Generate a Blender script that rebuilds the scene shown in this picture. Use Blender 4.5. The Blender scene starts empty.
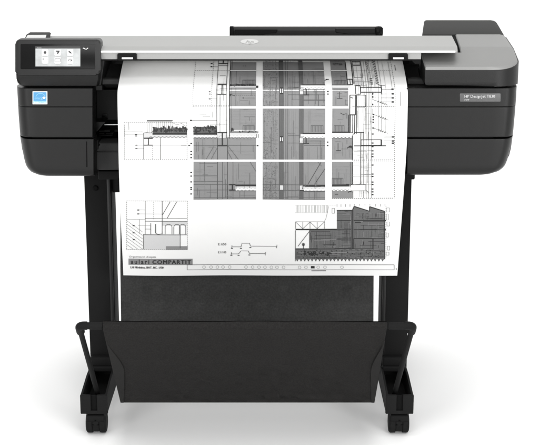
import bpy, bmesh, math, random
from mathutils import Vector, Matrix
random.seed(7)
SC = bpy.context.scene
COL = SC.collection

# ------------------------------------------------------------------ camera, world, lamps
F_PX, PITCH = 1300.0, math.radians(14)
CAM = Vector((0.0, -2.7, 1.165))
cd = bpy.data.cameras.new('camera')
cd.sensor_width = 36; cd.lens = 36 * F_PX / 539.0
cd.clip_start = 0.05; cd.clip_end = 200
co = bpy.data.objects.new('camera', cd); COL.objects.link(co)
co.location = CAM; co.rotation_euler = (math.pi / 2 - PITCH, 0, 0)
SC.camera = co

w = bpy.data.worlds.new('World'); SC.world = w; w.use_nodes = True
bg = w.node_tree.nodes['Background']
bg.inputs[0].default_value = (1, 1, 1, 1); bg.inputs[1].default_value = 0.92

def area(name, loc, target, sx, sy, power):
    l = bpy.data.lights.new(name, 'AREA'); l.shape = 'RECTANGLE'; l.size = sx; l.size_y = sy; l.energy = power
    o = bpy.data.objects.new(name, l); COL.objects.link(o); o.location = loc
    o.rotation_euler = (Vector(target) - Vector(loc)).to_track_quat('-Z', 'Y').to_euler()
    return o
area('overhead_softbox', (0.1, -0.3, 5.7), (0, 0, 0.6), 2.4, 1.6, 80)
area('front_top_softbox', (0.4, -3.4, 4.9), (0, 0, 0.3), 3.0, 1.2, 62)
area('front_right_softbox', (2.8, -4.3, 1.4), (0, 0, 0.5), 1.6, 1.4, 110)
area('front_left_softbox', (-2.8, -4.3, 1.4), (0, 0, 0.5), 1.6, 1.4, 75)
area('backdrop_fill_lamp', (0.0, 4.0, 4.4), (0, 7.0, 1.5), 6.0, 0.6, 70)  # unseen lamp, added to lift the backdrop to white

SC.view_settings.view_transform = 'Standard'
SC.view_settings.look = 'None'
SC.view_settings.exposure = 0.0
SC.view_settings.gamma = 1.0
SC.render.engine = 'CYCLES'
SC.cycles.max_bounces = 6

# ------------------------------------------------------------------ materials
def mat(name, col, rough=0.5, metal=0.0, spec=0.5, noise=0.0, nscale=300, bump=0.0, bscale=900, weave=0, emit=0, coat=0):
    m = bpy.data.materials.new(name); m.use_nodes = True
    nt = m.node_tree; b = nt.nodes['Principled BSDF']
    b.inputs['Base Color'].default_value = (*col, 1)
    b.inputs['Roughness'].default_value = rough
    b.inputs['Metallic'].default_value = metal
    b.inputs['Specular IOR Level'].default_value = spec
    if coat: b.inputs['Coat Weight'].default_value = coat
    tc = nt.nodes.new('ShaderNodeTexCoord')
    if noise:
        n = nt.nodes.new('ShaderNodeTexNoise'); n.inputs['Scale'].default_value = nscale; n.inputs['Detail'].default_value = 4
        nt.links.new(tc.outputs['Object'], n.inputs['Vector'])
        mr = nt.nodes.new('ShaderNodeMapRange')
        mr.inputs[1].default_value = 0.3; mr.inputs[2].default_value = 0.7
        mr.inputs[3].default_value = 1 - noise; mr.inputs[4].default_value = 1 + noise
        nt.links.new(n.outputs['Fac'], mr.inputs[0])
        mx = nt.nodes.new('ShaderNodeVectorMath'); mx.operation = 'SCALE'
        mx.inputs[0].default_value = col
        nt.links.new(mr.outputs[0], mx.inputs['Scale'])
        nt.links.new(mx.outputs[0], b.inputs['Base Color'])
        mr2 = nt.nodes.new('ShaderNodeMapRange')
        mr2.inputs[3].default_value = max(0.02, rough - 0.05); mr2.inputs[4].default_value = min(1, rough + 0.05)
        nt.links.new(n.outputs['Fac'], mr2.inputs[0]); nt.links.new(mr2.outputs[0], b.inputs['Roughness'])
    if bump:
        bn = nt.nodes.new('ShaderNodeBump'); bn.inputs['Strength'].default_value = bump; bn.inputs['Distance'].default_value = 0.001
        if weave:
            w1 = nt.nodes.new('ShaderNodeTexWave'); w1.bands_direction = 'X'; w1.inputs['Scale'].default_value = weave
            w2 = nt.nodes.new('ShaderNodeTexWave'); w2.bands_direction = 'Z'; w2.inputs['Scale'].default_value = weave
            ad = nt.nodes.new('ShaderNodeMath'); ad.operation = 'ADD'
            for q in (w1, w2): nt.links.new(tc.outputs['Object'], q.inputs['Vector'])
            nt.links.new(w1.outputs['Fac'], ad.inputs[0]); nt.links.new(w2.outputs['Fac'], ad.inputs[1])
            nt.links.new(ad.outputs[0], bn.inputs['Height'])
        else:
            n2 = nt.nodes.new('ShaderNodeTexNoise'); n2.inputs['Scale'].default_value = bscale; n2.inputs['Detail'].default_value = 3
            nt.links.new(tc.outputs['Object'], n2.inputs['Vector']); nt.links.new(n2.outputs['Fac'], bn.inputs['Height'])
        nt.links.new(bn.outputs['Normal'], b.inputs['Normal'])
    if emit:
        b.inputs['Emission Color'].default_value = (*col, 1); b.inputs['Emission Strength'].default_value = emit
    return m

M = dict(
    dark=mat('charcoal_plastic', (0.003, 0.003, 0.0029), 0.4, spec=0.34, noise=0.08, nscale=500, bump=0.25, bscale=1400),
    panel=mat('charcoal_panel_plastic', (0.0025, 0.0025, 0.0024), 0.36, spec=0.32, noise=0.08, nscale=500, bump=0.2, bscale=1400),
    black=mat('black_plastic', (0.007, 0.007, 0.007), 0.6, spec=0.1, noise=0.1, nscale=400, bump=0.15, bscale=1200),
    deep=mat('matte_black_interior', (0.004, 0.004, 0.004), 0.8, spec=0.1, noise=0.1),
    door=mat('dark_interior_plastic', (0.036, 0.036, 0.036), 0.6, spec=0.2, noise=0.1, nscale=600, bump=0.3, bscale=1500),
    steel=mat('black_powder_coated_steel', (0.011, 0.011, 0.011), 0.65, spec=0.06, noise=0.12, nscale=700, bump=0.3, bscale=1800),
    silver=mat('silver_paint', (0.345, 0.345, 0.337), 0.5, metal=0.25, spec=0.15, noise=0.02, nscale=900, bump=0.05, bscale=2500),
    coverp=mat('grey_cover_paint', (0.245, 0.245, 0.24), 0.5, metal=0.25, spec=0.15, noise=0.02, nscale=900, bump=0.05, bscale=2500),
    strip=mat('pale_grey_plastic', (0.30, 0.30, 0.295), 0.4, spec=0.4, noise=0.02),
    capwin=mat('pale_cap_plastic', (0.6, 0.6, 0.59), 0.5, spec=0.2, noise=0.03),
    lip=mat('highlight_edge', (0.85, 0.85, 0.84), 0.25, metal=0.2, noise=0.01),  # near-white colour carries the highlight along the bar's front edge
    rear=mat('dark_grey_cover', (0.033, 0.033, 0.032), 0.6, spec=0.12, noise=0.05, nscale=500, bump=0.15, bscale=1400),
    glass=mat('black_glass', (0.004, 0.004, 0.004), 0.25, spec=0.12, noise=0.05),
    lcd=mat('lit_screen', (0.40, 0.41, 0.41), 0.4, spec=0.1, noise=0.14, nscale=60, emit=0.1),
    lcdw=mat('screen_white', (0.74, 0.74, 0.74), 0.4, noise=0.01, emit=0.1),
    lcdk=mat('screen_dark', (0.03, 0.03, 0.03), 0.5, noise=0.02),
    lcdg=mat('screen_grey', (0.35, 0.35, 0.35), 0.5, noise=0.02),
    fabric=mat('black_woven_fabric', (0.036, 0.0345, 0.0335), 0.85, spec=0.15, noise=0.22, nscale=340, bump=0.5, weave=260),
    sheetf=mat('grey_woven_fabric', (0.085, 0.085, 0.0835), 0.85, spec=0.15, noise=0.18, nscale=260, bump=0.5, weave=260),
    hem=mat('folded_fabric_hem', (0.041, 0.040, 0.039), 0.85, spec=0.15, noise=0.12, nscale=500, bump=0.4, weave=260),
    rubber=mat('black_rubber', (0.009, 0.009, 0.009), 0.8, spec=0.1, noise=0.15, nscale=200),
    chrome=mat('bright_steel_rod', (0.7, 0.7, 0.7), 0.3, metal=0.9, noise=0.02),
    paper=mat('plotter_paper', (0.72, 0.72, 0.712), 0.75, spec=0.2, noise=0.006, nscale=40, bump=0.05, bscale=900),
    ink=mat('black_ink', (0.03, 0.03, 0.03), 0.7, spec=0.2, noise=0.1),
    inkm=mat('mid_grey_ink', (0.09, 0.09, 0.09), 0.7, spec=0.2, noise=0.1),
    inkl=mat('pale_grey_ink', (0.21, 0.21, 0.21), 0.7, spec=0.2, noise=0.05),
    tone=mat('grey_ink_fill', (0.205, 0.205, 0.205), 0.75, spec=0.2, noise=0.03, nscale=900),
    toned=mat('dark_grey_ink_fill', (0.115, 0.115, 0.115), 0.75, spec=0.2, noise=0.06, nscale=900),
    tonel=mat('light_grey_ink_fill', (0.50, 0.50, 0.50), 0.75, spec=0.2, noise=0.03, nscale=900),
    plate=mat('grey_nameplate', (0.085, 0.085, 0.085), 0.5, metal=0.1, noise=0.12, nscale=300),
    white=mat('white_print', (0.85, 0.85, 0.85), 0.5, noise=0.01),
    bounce=mat('pale_bounce_face', (0.6, 0.6, 0.59), 0.6, noise=0.02),  # invented reflector colour for the underside of scan_unit
    letter=mat('silver_lettering', (0.5, 0.5, 0.5), 0.4, noise=0.05),
    badge=mat('pale_badge', (0.46, 0.46, 0.45), 0.4, noise=0.02),
    pale=mat('pale_print', (0.58, 0.58, 0.57), 0.45, noise=0.02),
    blue=mat('blue_sticker', (0.07, 0.27, 0.50), 0.4, noise=0.04),
    cyan=mat('light_blue_sticker', (0.22, 0.47, 0.66), 0.4, noise=0.04),
    floor=mat('white_studio_paper', (0.94, 0.94, 0.935), 0.9, spec=0.05, noise=0.004, nscale=3),
)

# ------------------------------------------------------------------ projection: photo point -> a plane in the place
CP, SP = math.cos(PITCH), math.sin(PITCH)
def ray(px, py):
    a = (px - 269.5) / F_PX; b = (222.5 - py) / F_PX
    return Vector((a, CP + b * SP, -SP + b * CP))
def W(px, py, Y):
    d = ray(px, py); return CAM + d * ((Y - CAM.y) / d.y)
def X_(px, py, Y): return W(px, py, Y).x
def Z_(py, Y): return W(269.5, py, Y).z
def YZ(py, Y): return (Y, Z_(py, Y))

# ------------------------------------------------------------------ mesh helpers
def link(name, me, m, parent=None, sharp=35, smooth=True):
    ms = m if isinstance(m, (list, tuple)) else [m]
    for k in ms: me.materials.append(M[k])
    if smooth:
        me.polygons.foreach_set('use_smooth', [True] * len(me.polygons))
        me.set_sharp_from_angle(angle=math.radians(sharp))
    o = bpy.data.objects.new(name, me); COL.objects.link(o)
    if parent is not None: o.parent = parent
    return o
def bm_obj(name, bm, m, parent=None, sharp=35):
    bmesh.ops.recalc_face_normals(bm, faces=bm.faces[:])
    me = bpy.data.meshes.new(name); bm.to_mesh(me); bm.free()
    return link(name, me, m, parent, sharp)
def add_prism(bm, ring0, ring1, bev0=0, bevs=0, seg=3):
    """solid between two matching rings; bev0 rounds the first ring's rim, bevs the side edges"""
    n = len(ring0)
    a = [bm.verts.new(p) for p in ring0]; b = [bm.verts.new(p) for p in ring1]
    f0 = bm.faces.new(a); f1 = bm.faces.new(b[::-1])
    sides = [bm.faces.new((a[i], b[i], b[(i + 1) % n], a[(i + 1) % n])) for i in range(n)]
    fs = [f0, f1] + sides
    if bev0:
        bmesh.ops.bevel(bm, geom=list(f0.edges), offset=bev0, segments=seg, profile=0.5, affect='EDGES', clamp_overlap=True)
    return fs
def rring(x0, y0, x1, y1, r, n=5):
    rs = r if isinstance(r, (list, tuple)) else (r,) * 4      # tl, tr, br, bl
    out = []
    for (cx, cy, a0, rr) in ((x0, y0, 180, rs[0]), (x1, y0, 270, rs[1]), (x1, y1, 0, rs[2]), (x0, y1, 90, rs[3])):
        sx = 1 if cx == x0 else -1; sy = 1 if cy == y0 else -1
        if rr <= 0: out.append((cx, cy)); continue
        for k in range(n + 1):
            t = math.radians(a0 + 90 * k / n)
            out.append((cx + sx * rr + rr * math.cos(t), cy + sy * rr + rr * math.sin(t)))
    return out
def plate(name, pts, Y, thick, m, parent, bev=0.003, seg=3, off=0.0, sharp=35):
    """front outline given on the photo, laid on plane Y (number or function of py), thickened backwards"""
    yf = Y if callable(Y) else (lambda py: Y)
    r0 = [W(px, py, yf(py)) - Vector((0, off, 0)) for px, py in pts]
    r1 = [p + Vector((0, thick, 0)) for p in r0]
    bm = bmesh.new(); add_prism(bm, r0, r1, bev, seg=seg)
    return bm_obj(name, bm, m, parent, sharp)
def xprism(name, x0, x1, prof, m, parent, bev=0, seg=3, sharp=35):
    bm = bmesh.new()
    add_prism(bm, [Vector((x0, y, z)) for y, z in prof], [Vector((x1, y, z)) for y, z in prof])
    if bev: bmesh.ops.bevel(bm, geom=bm.edges[:], offset=bev, segments=seg, profile=0.5, affect='EDGES', clamp_overlap=True)
    return bm_obj(name, bm, m, parent, sharp)
def add_box(bm, lo, hi, bev=0, seg=2):
    b2 = bmesh.new()
    x0, y0, z0 = lo; x1, y1, z1 = hi
    add_prism(b2, [Vector((x0, y0, z0)), Vector((x1, y0, z0)), Vector((x1, y0, z1)), Vector((x0, y0, z1))],
              [Vector((x0, y1, z0)), Vector((x1, y1, z0)), Vector((x1, y1, z1)), Vector((x0, y1, z1))])
    if bev: bmesh.ops.bevel(b2, geom=b2.edges[:], offset=bev, segments=seg, profile=0.5, affect='EDGES', clamp_overlap=True)
    t = bpy.data.meshes.new('t'); b2.to_mesh(t); b2.free(); bm.from_mesh(t); bpy.data.meshes.remove(t)
def box(name, lo, hi, m, parent, bev=0.002):
    bm = bmesh.new(); add_box(bm, lo, hi, bev); return bm_obj(name, bm, m, parent)
def add_tube(bm, pts, r, n=16):
    rings = []
    for i, p in enumerate(pts):
        d = (pts[min(i + 1, len(pts) - 1)] - pts[max(i - 1, 0)]).normalized()
        up = Vector((0, 0, 1)) if abs(d.z) < 0.9 else Vector((1, 0, 0))
        u = d.cross(up).normalized(); v = d.cross(u)
        rr = r[i] if isinstance(r, (list, tuple)) else r
        rings.append([bm.verts.new(p + (u * math.cos(2 * math.pi * k / n) + v * math.sin(2 * math.pi * k / n)) * rr) for k in range(n)])
    for a, b in zip(rings, rings[1:]):
        for k in range(n): bm.faces.new((a[k], a[(k + 1) % n], b[(k + 1) % n], b[k]))
    bm.faces.new(rings[0]); bm.faces.new(rings[-1][::-1])
def tube(name, pts, r, m, parent, n=16):
    bm = bmesh.new(); add_tube(bm, [Vector(p) for p in pts], r, n); return bm_obj(name, bm, m, parent, 50)
def empty(name, loc, label, cat, group=None):
    o = bpy.data.objects.new(name, None); COL.objects.link(o); o.location = loc
    o['label'] = label; o['category'] = cat
    if group: o['group'] = group
    return o

# ------------------------------------------------------------------ flat print: lines, fills and lettering laid on a surface
_fc = {}
def text_geo(s, shear=0.0, bold=0.0, sp=1.0):
    k = (s, shear, bold, sp)
    if k in _fc: return _fc[k]
    c = bpy.data.curves.new('t', 'FONT'); c.body = s; c.size = 1; c.shear = shear; c.offset = bold; c.space_character = sp; c.resolution_u = 2; c.fill_mode = 'FRONT'
    o = bpy.data.objects.new('t', c); COL.objects.link(o)
    dg = bpy.context.evaluated_depsgraph_get()
    me = bpy.data.meshes.new_from_object(o.evaluated_get(dg))
    vs = [tuple(v.co[:2]) for v in me.vertices]; fs = [tuple(p.vertices) for p in me.polygons]
    bpy.data.objects.remove(o); bpy.data.curves.remove(c); bpy.data.meshes.remove(me)
    _fc[k] = (vs, fs); return _fc[k]
class Print:
    def __init__(self, surf, step=1e9, dz=0.0003):
        self.s = surf; self.v = []; self.f = []; self.mi = []; self.mats = []; self.step = step; self.dz = dz
    def idx(self, m):
        if m not in self.mats: self.mats.append(m)
        return self.mats.index(m)
    def quad(self, pts, m, layer):
        b = len(self.v); self.v += [self.s(x, y, layer * self.dz) for x, y in pts]
        self.f.append(tuple(range(b, b + len(pts)))); self.mi.append(self.idx(m))
    def fill(self, x0, y0, x1, y1, m, layer=1):
        n = max(1, math.ceil((y1 - y0) / self.step))
        nx = max(1, math.ceil((x1 - x0) / (self.step * 2)))
        for i in range(n):
            a = y0 + (y1 - y0) * i / n; b = y0 + (y1 - y0) * (i + 1) / n
            for q in range(nx):
                c = x0 + (x1 - x0) * q / nx; d = x0 + (x1 - x0) * (q + 1) / nx
                self.quad([(c, a), (d, a), (d, b), (c, b)], m, layer)
    def poly(self, pts, m, layer=1): self.quad(pts, m, layer)
    def line(self, x0, y0, x1, y1, wd=0.5, m='ink', layer=3):
        L = math.hypot(x1 - x0, y1 - y0)
        if L < 1e-6: return
        wd = wd * 0.88
        nx, ny = -(y1 - y0) / L * wd / 2, (x1 - x0) / L * wd / 2
        n = max(1, math.ceil(abs(y1 - y0) / self.step), math.ceil(abs(x1 - x0) / (self.step * 2)))
        for i in range(n):
            t0, t1 = i / n, (i + 1) / n
            a = (x0 + (x1 - x0) * t0, y0 + (y1 - y0) * t0); b = (x0 + (x1 - x0) * t1, y0 + (y1 - y0) * t1)
            self.quad([(a[0] + nx, a[1] + ny), (a[0] - nx, a[1] - ny), (b[0] - nx, b[1] - ny), (b[0] + nx, b[1] + ny)], m, layer)
    def path(self, pts, wd=0.5, m='ink', layer=3):
        for a, b in zip(pts, pts[1:]): self.line(*a, *b, wd, m, layer)
    def dash(self, x0, y0, x1, y1, wd=0.5, m='inkm', layer=3, on=1.2, off=0.8):
        L = math.hypot(x1 - x0, y1 - y0); t = 0
        while t < L:
            e = min(L, t + on)
            self.line(x0 + (x1 - x0) * t / L, y0 + (y1 - y0) * t / L, x0 + (x1 - x0) * e / L, y0 + (y1 - y0) * e / L, wd, m, layer); t += on + off
    def rect(self, x0, y0, x1, y1, wd=0.5, m='ink', layer=3):
        for s in ((x0, y0, x1, y0), (x1, y0, x1, y1), (x1, y1, x0, y1), (x0, y1, x0, y0)): self.line(*s, wd, m, layer)
    def drect(self, x0, y0, x1, y1, **k):
        for s in ((x0, y0, x1, y0), (x1, y0, x1, y1), (x1, y1, x0, y1), (x0, y1, x0, y0)): self.dash(*s, **k)
    def disc(self, cx, cy, rx, ry, m='ink', layer=3, n=16):
        self.quad([(cx + rx * math.cos(2 * math.pi * k / n), cy + ry * math.sin(2 * math.pi * k / n)) for k in range(n)], m, layer)
    def ring(self, cx, cy, rx, ry, wd=0.4, m='ink', layer=3, n=16, a0=0, a1=360):
        p = [(cx + rx * math.cos(math.radians(a0 + (a1 - a0) * k / n)), cy + ry * math.sin(math.radians(a0 + (a1 - a0) * k / n))) for k in range(n + 1)]
        self.path(p, wd, m, layer)
    def text(self, s, x, y, size, m='ink', layer=3, shear=0.0, bold=0.0, width=None, spacing=1.0):
        vs, fs = text_geo(s, shear, bold, spacing)
        sx = size
        if width: sx = width / (max(v[0] for v in vs) - min(v[0] for v in vs))
        b = len(self.v)
        self.v += [self.s(x + vx * sx, y - vy * size, layer * self.dz) for vx, vy in vs]
        i = self.idx(m)
        for f in fs: self.f.append(tuple(q + b for q in f)); self.mi.append(i)
    def build(self, name, parent=None):
        me = bpy.data.meshes.new(name); me.from_pydata(self.v, [], self.f)
        for k in self.mats: me.materials.append(M[k])
        me.polygons.foreach_set('material_index', self.mi); me.update()
        # face the reader
        bm = bmesh.new(); bm.from_mesh(me)
        bm.normal_update()
        fl = [f for f in bm.faces if f.normal.dot(CAM - f.calc_center_median()) < 0]
        bmesh.ops.reverse_faces(bm, faces=fl); bm.to_mesh(me); bm.free()
        o = bpy.data.objects.new(name, me); COL.objects.link(o)
        if parent is not None: o.parent = parent
        return o
def plane_surf(Y):
    yf = Y if callable(Y) else (lambda py: Y)
    return lambda px, py, off: W(px, py, yf(py)) - Vector((0, off, 0))

# ================================================================== SETTING: white studio sweep
prof = [(-9.0, 0.0), (5.0, 0.0)]
for k in range(1, 13):
    t = math.radians(90 * k / 12); prof.append((5.0 + 2.0 * math.sin(t), 2.0 - 2.0 * math.cos(t)))
prof.append((7.0, 8.0))
bm = bmesh.new(); cols = []
for x in (-11, 11): cols.append([bm.verts.new((x, y, z)) for y, z in prof])
for i in range(len(prof) - 1): bm.faces.new((cols[0][i], cols[1][i], cols[1][i + 1], cols[0][i + 1]))
fl = bm_obj('floor', bm, 'floor', None, 60); fl['kind'] = 'structure'
if fl.data.polygons[0].normal.z < 0: fl.data.flip_normals()

# ================================================================== PRINTER
P = empty('large_format_printer', (0, 0.2, 0), 'charcoal and silver wide plotter on a wheeled black stand with a fabric catch basket', 'printer')
PI_ = Matrix.Translation((0, -0.2, 0))
_real_link = link
def link(name, me, m, parent=None, sharp=35, smooth=True):
    o = _real_link(name, me, m, parent, sharp, smooth)
    return o
# all meshes are authored in world space; the root's offset is undone on its direct parts at the end

XL, XR = -0.527, 0.5262

# ---- inner chassis (black, under the paper path)
xi0, xi1 = X_(92, 130, 0.02), X_(410, 130, 0.02)
xprism('inner_frame', xi0 - 0.02, xi1, [(0.25, 0.797), (0.135, 0.772), (0.125, 0.700), (0.125, Z_(176, 0.125)), (0.40, Z_(176, 0.125)), (0.40, 0.797)], 'deep', P, 0.002)

box('rear_baffle', (xi0 - 0.02, 0.335, 0.77), (X_(421, 60, 0.1) + 0.01, 0.345, 0.845), 'deep', P, 0.001)
# ---- left housing: three stacked front panels
def side_panel_outline_left(y0, y1, xr):
    e = [(86, 17.0), (100, 17.8), (118, 18.8), (137, 20.3), (150, 22.3), (160, 24.3), (166, 26.3), (170, 28.6), (173, 31.5), (175, 35), (176, 40)]
    def xe(y):
        for (ya, xa), (yb, xb) in zip(e, e[1:]):
            if ya <= y <= yb: return xa + (xb - xa) * (y - ya) / (yb - ya)
        return e[-1][1]
    ys = sorted({y0, y1} | {y for y, _ in e if y0 < y < y1} | {y0 + (y1 - y0) * k / 4 for k in range(5)})
    return [(xr, y0)] + [(xe(y), y) for y in ys] + [(xr, y1)]
def curved_panel(name, y0, y1, xin, xe, side, parent, r=0.03, m='panel', edge=0.0016, bottom=0.0):
    """front panel whose outer end turns back in a quarter round; side -1 left, +1 right; xe(py) is the outline"""
    ys = [y0, y0 + 0.25, y0 + 0.7] + [y0 + 1 + (y1 - y0 - 2) * k / 14 for k in range(15)] + [y1 - 0.7, y1 - 0.25, y1]
    bm = bmesh.new(); prev = None
    for py in ys:
        d = min(py - y0, y1 - py)
        ins = edge * (1 - math.sqrt(max(0, 1 - (1 - min(1, d / 0.8)) ** 2)))
        if bottom and y1 - py < bottom:
            q = 1 - (y1 - py) / bottom; ins = max(ins, 0.016 * (1 - math.sqrt(max(0, 1 - q * q))))
        xo = X_(xe(py), py, 0.04); xa = X_(xin, py, 0.0); z = Z_(py, 0.0)
        cols_ = [(xa, 0.05, 0), (xa, 0.002, 0), (xa - side * -0.0015, 0.0, 0)]
        for k in range(1, 9): cols_.append((xa + (xo - side * r - xa) * k / 9, 0.0, 0))
        for k in range(0, 9):
            t = math.radians(90 * k / 8); cols_.append((xo - side * r + side * r * math.sin(t), 0.045 * (1 - math.cos(t)), 1))
        cols_.append((xo - side * 0.002, 0.36, 1))
        v = [bm.verts.new((x, y + ins, z)) for x, y, _ in cols_]
        if prev:
            for a_ in range(len(v) - 1): bm.faces.new((prev[a_], prev[a_ + 1], v[a_ + 1], v[a_]))
        else: bm.faces.new(v)
        prev = v
    bm.faces.new(prev[::-1])
    return bm_obj(name, bm, m, parent, 40)
def interp(e):
    def f(y):
        if y <= e[0][0]: return e[0][1]
        for (ya, xa), (yb, xb) in zip(e, e[1:]):
            if ya <= y <= yb: return xa + (xb - xa) * (y - ya) / (yb - ya)
        return e[-1][1]
    return f
xeL = interp([(86, 17.0), (100, 17.8), (118, 18.8), (137, 20.3), (150, 22.3), (160, 24.0), (166, 25.6), (170, 27.2), (173.6, 30), (176, 33.5), (177.4, 38)])
H = plate('side_housing', side_panel_outline_left(86, 160, 93), 0.055, 0.34, 'deep', P, 0.004)
box('housing_core', (X_(30, 130, 0.0), 0.012, Z_(168, 0.0)), (X_(92.5, 130, 0.0), 0.056, Z_(87.5, 0.0)), 'deep', H, 0.002)
curved_panel('front_panel', 88.3, 106.9, 93, xeL, -1, H, edge=0.0012)
curved_panel('front_panel', 107.15, 137.3, 93, xeL, -1, H, edge=0.0012)
curved_panel('lower_panel', 139.1, 177.4, 94, xeL, -1, H, bottom=9)
pr = Print(plane_surf(0.0), dz=0.0006)
pr.poly([(86.0, 141.5), (87.0, 141.5), (87.5, 167), (86.3, 167)], 'deep', 1)
pr.build('seam', H)
# energy sticker
pr = Print(plane_surf(0.0), dz=0.0004)
pr.fill(32.6, 91.4, 47.4, 104.3, 'white', 1)
pr.fill(33.4, 92.2, 46.6, 101.0, 'blue', 2); pr.fill(33.4, 101.0, 46.6, 103.5, 'cyan', 2)
pr.ring(40.6, 97.6, 4.7, 4.3, 0.7, 'cyan', 3, 14, 190, 380)
pr.text('energy', 34.4, 99.2, 3.6, 'cyan', 3, 0.3, 0.01, width=9.5)
st = [(44.1 + r * math.sin(math.radians(36 * k)), 97.6 - r * math.cos(math.radians(36 * k))) for k, r in enumerate([1.9, .8] * 5)]
c0 = (44.1, 97.6)
for a, b in zip(st, st[1:] + st[:1]): pr.poly([c0, a, b], 'white', 4)
pr.text('ENERGY STAR', 34.2, 103.1, 1.9, 'white', 3, 0, 0.01, width=11.6)
pr.build('energy_sticker', H)

# ---- right housing
def outline_right(y0, y1, xl):
    e = [(85, 516.8), (100, 516.0), (115, 514.8), (130, 513.4), (138, 512.4), (148, 511), (156, 509), (163, 506.5), (168, 503.8), (171.5, 500.5), (174, 495.5), (175, 489)]
    def xe(y):
        for (ya, xa), (yb, xb) in zip(e, e[1:]):
            if ya <= y <= yb: return xa + (xb - xa) * (y - ya) / (yb - ya)
        return e[0][1] if y < 85 else e[-1][1]
    ys = sorted({y0, y1} | {y for y, _ in e if y0 < y < y1} | {y0 + (y1 - y0) * k / 4 for k in range(5)})
    return [(xl, y0)] + [(xe(y), y) for y in ys] + [(xl, y1)]
xeR = interp([(85, 516.8), (100, 516.0), (115, 514.8), (130, 513.4), (138, 512.4), (148, 511), (156, 509), (163, 507), (168, 504.8), (172, 501.5), (174.8, 496.5), (176.3, 490)])
HR = plate('side_housing', outline_right(86, 160, 405), 0.055, 0.34, 'deep', P, 0.004)
box('housing_core', (X_(407.2, 130, 0.0), 0.012, Z_(166, 0.0)), (X_(495, 130, 0.0), 0.056, Z_(87.5, 0.0)), 'deep', HR, 0.002)
curved_panel('front_panel', 88.3, 106.9, 406.8, xeR, 1, HR, edge=0.0012)
curved_panel('front_panel', 107.15, 137.2, 406.8, xeR, 1, HR, edge=0.0012)
curved_panel('lower_panel', 138.9, 176.3, 406.8, xeR, 1, HR, bottom=9)
npl = plate('nameplate', rring(459.8, 93.4, 500.5, 101.6, 0.6), 0.0, 0.004, 'plate', P, 0.0006, 2, off=0.0012)
pr = Print(plane_surf(-0.0012), dz=0.0003)
pr.text('HP DesignJet T830', 464.2, 97.7, 4.1, 'letter', 2, 0, 0.006, width=30.5)
pr.text('MFP', 464.4, 100.8, 2.4, 'letter', 2, 0, 0.0, width=4.6)
pr.build('lettering', npl)

# ---- right cover (scanner housing end): silver top, charcoal front band, dark rear cover
def ztop(y):
    k = [(0.0, Z_(67, 0.0)), (0.12, Z_(47, 0.12)), (0.30, Z_(34.2, 0.30)), (0.43, Z_(18.6, 0.43))]
    for (a, za), (b, zb) in zip(k, k[1:]):
        if y <= b: return za + (zb - za) * (y - a) / (b - a)
    return k[-1][1]
xs = X_(421.3, 53, 0.085)
def arc(cx, cy, r, a0, a1, n=8): return [(cx + r * math.cos(math.radians(a0 + (a1 - a0) * k / n)), cy + r * math.sin(math.radians(a0 + (a1 - a0) * k / n))) for k in range(n + 1)]
zb = Z_(86.6, 0.0)
xn = X_(455.6, 40, 0.22)                         # right end of the notch that holds the bar
def side_x(y): return XR + (0.004 * (y - 0.06) / 0.08 if y < 0.14 else 0.004 + 0.0115 * (y - 0.14) / 0.16) if y > 0.06 else XR
def notch_x(y): return 0.4084 + (0.427 - 0.4084) * (y - 0.085) / 0.215
plan = [(xs - 0.001, -0.0005)] + arc(XR + 0.002 - 0.06, 0.0595, 0.06, -90, 0, 12) + [(side_x(.14) + 0.002, 0.14), (side_x(.3) + 0.002, 0.30), (notch_x(.3), 0.30), (notch_x(.12), 0.12), (notch_x(.0845), 0.0845), (xs - 0.001, 0.0845)]
bm = bmesh.new()
a = [bm.verts.new((x, y, zb)) for x, y in plan]; b = [bm.verts.new((x, y, ztop(max(0, y)) - 0.0065)) for x, y in plan]
n = len(a)
for i in range(n): bm.faces.new((a[i], a[(i + 1) % n], b[(i + 1) % n], b[i]))
f0 = bm.faces.new(a[::-1]); f1 = bm.faces.new(b)
bmesh.ops.bevel(bm, geom=[e for e in f0.edges if min(v.co.y for v in e.verts) < 0.29], offset=0.010, segments=4, profile=0.5, affect='EDGES', clamp_overlap=True)
bmesh.ops.triangulate(bm, faces=[f for f in bm.faces if len(f.verts) > 6])
RC = bm_obj('side_cover', bm, 'dark', P, 40)
bm = bmesh.new(); add_box(bm, (xs, 0.087, zb + 0.001), (XR - 0.004, 0.425, 0.806)); bm_obj('cover_base', bm, 'deep', RC)
# silver top: front sloped strip, then flatter rear (two facets joined in one mesh)
bm = bmesh.new()
rows = []
def edge_x(y):
    if y < 0.06: return XR - 0.06 + math.sqrt(max(0, 0.06 ** 2 - (0.06 - y) ** 2))
    return side_x(y)
ys2 = [0.085, 0.10, 0.1185, 0.1215, 0.14, 0.2, 0.25, 0.296]
def strip_faces(bm, ys, xl):
    prev = None
    for j, y in enumerate([ys[0]] + list(ys)):
        xr = edge_x(y); z = ztop(y)
        k = 0.0085 if j == 0 else 0
        x_l = xl(y) if callable(xl) else xl
        r = [(x_l, z - 0.008), (x_l, z - 0.002 - k), (x_l + 0.002, z - k), (xr - 0.014, z - k), (xr - 0.008, z - 0.001 - k), (xr - 0.003, z - 0.003 - k), (xr - 0.0005, z - 0.0065 - k * .3), (xr, z - 0.0085)]
        vs = [bm.verts.new((x, y, zz)) for x, zz in r]
        if prev:
            for i in range(len(vs) - 1): bm.faces.new((prev[i], prev[i + 1], vs[i + 1], vs[i]))
        prev = vs
strip_faces(bm, [0.0, 0.0015, 0.004, 0.008, 0.015, 0.025, 0.032, 0.04, 0.05, 0.06, 0.085], xs); strip_faces(bm, ys2, notch_x)
CT = bm_obj('cover_top', bm, 'coverp', RC, 40)
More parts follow.
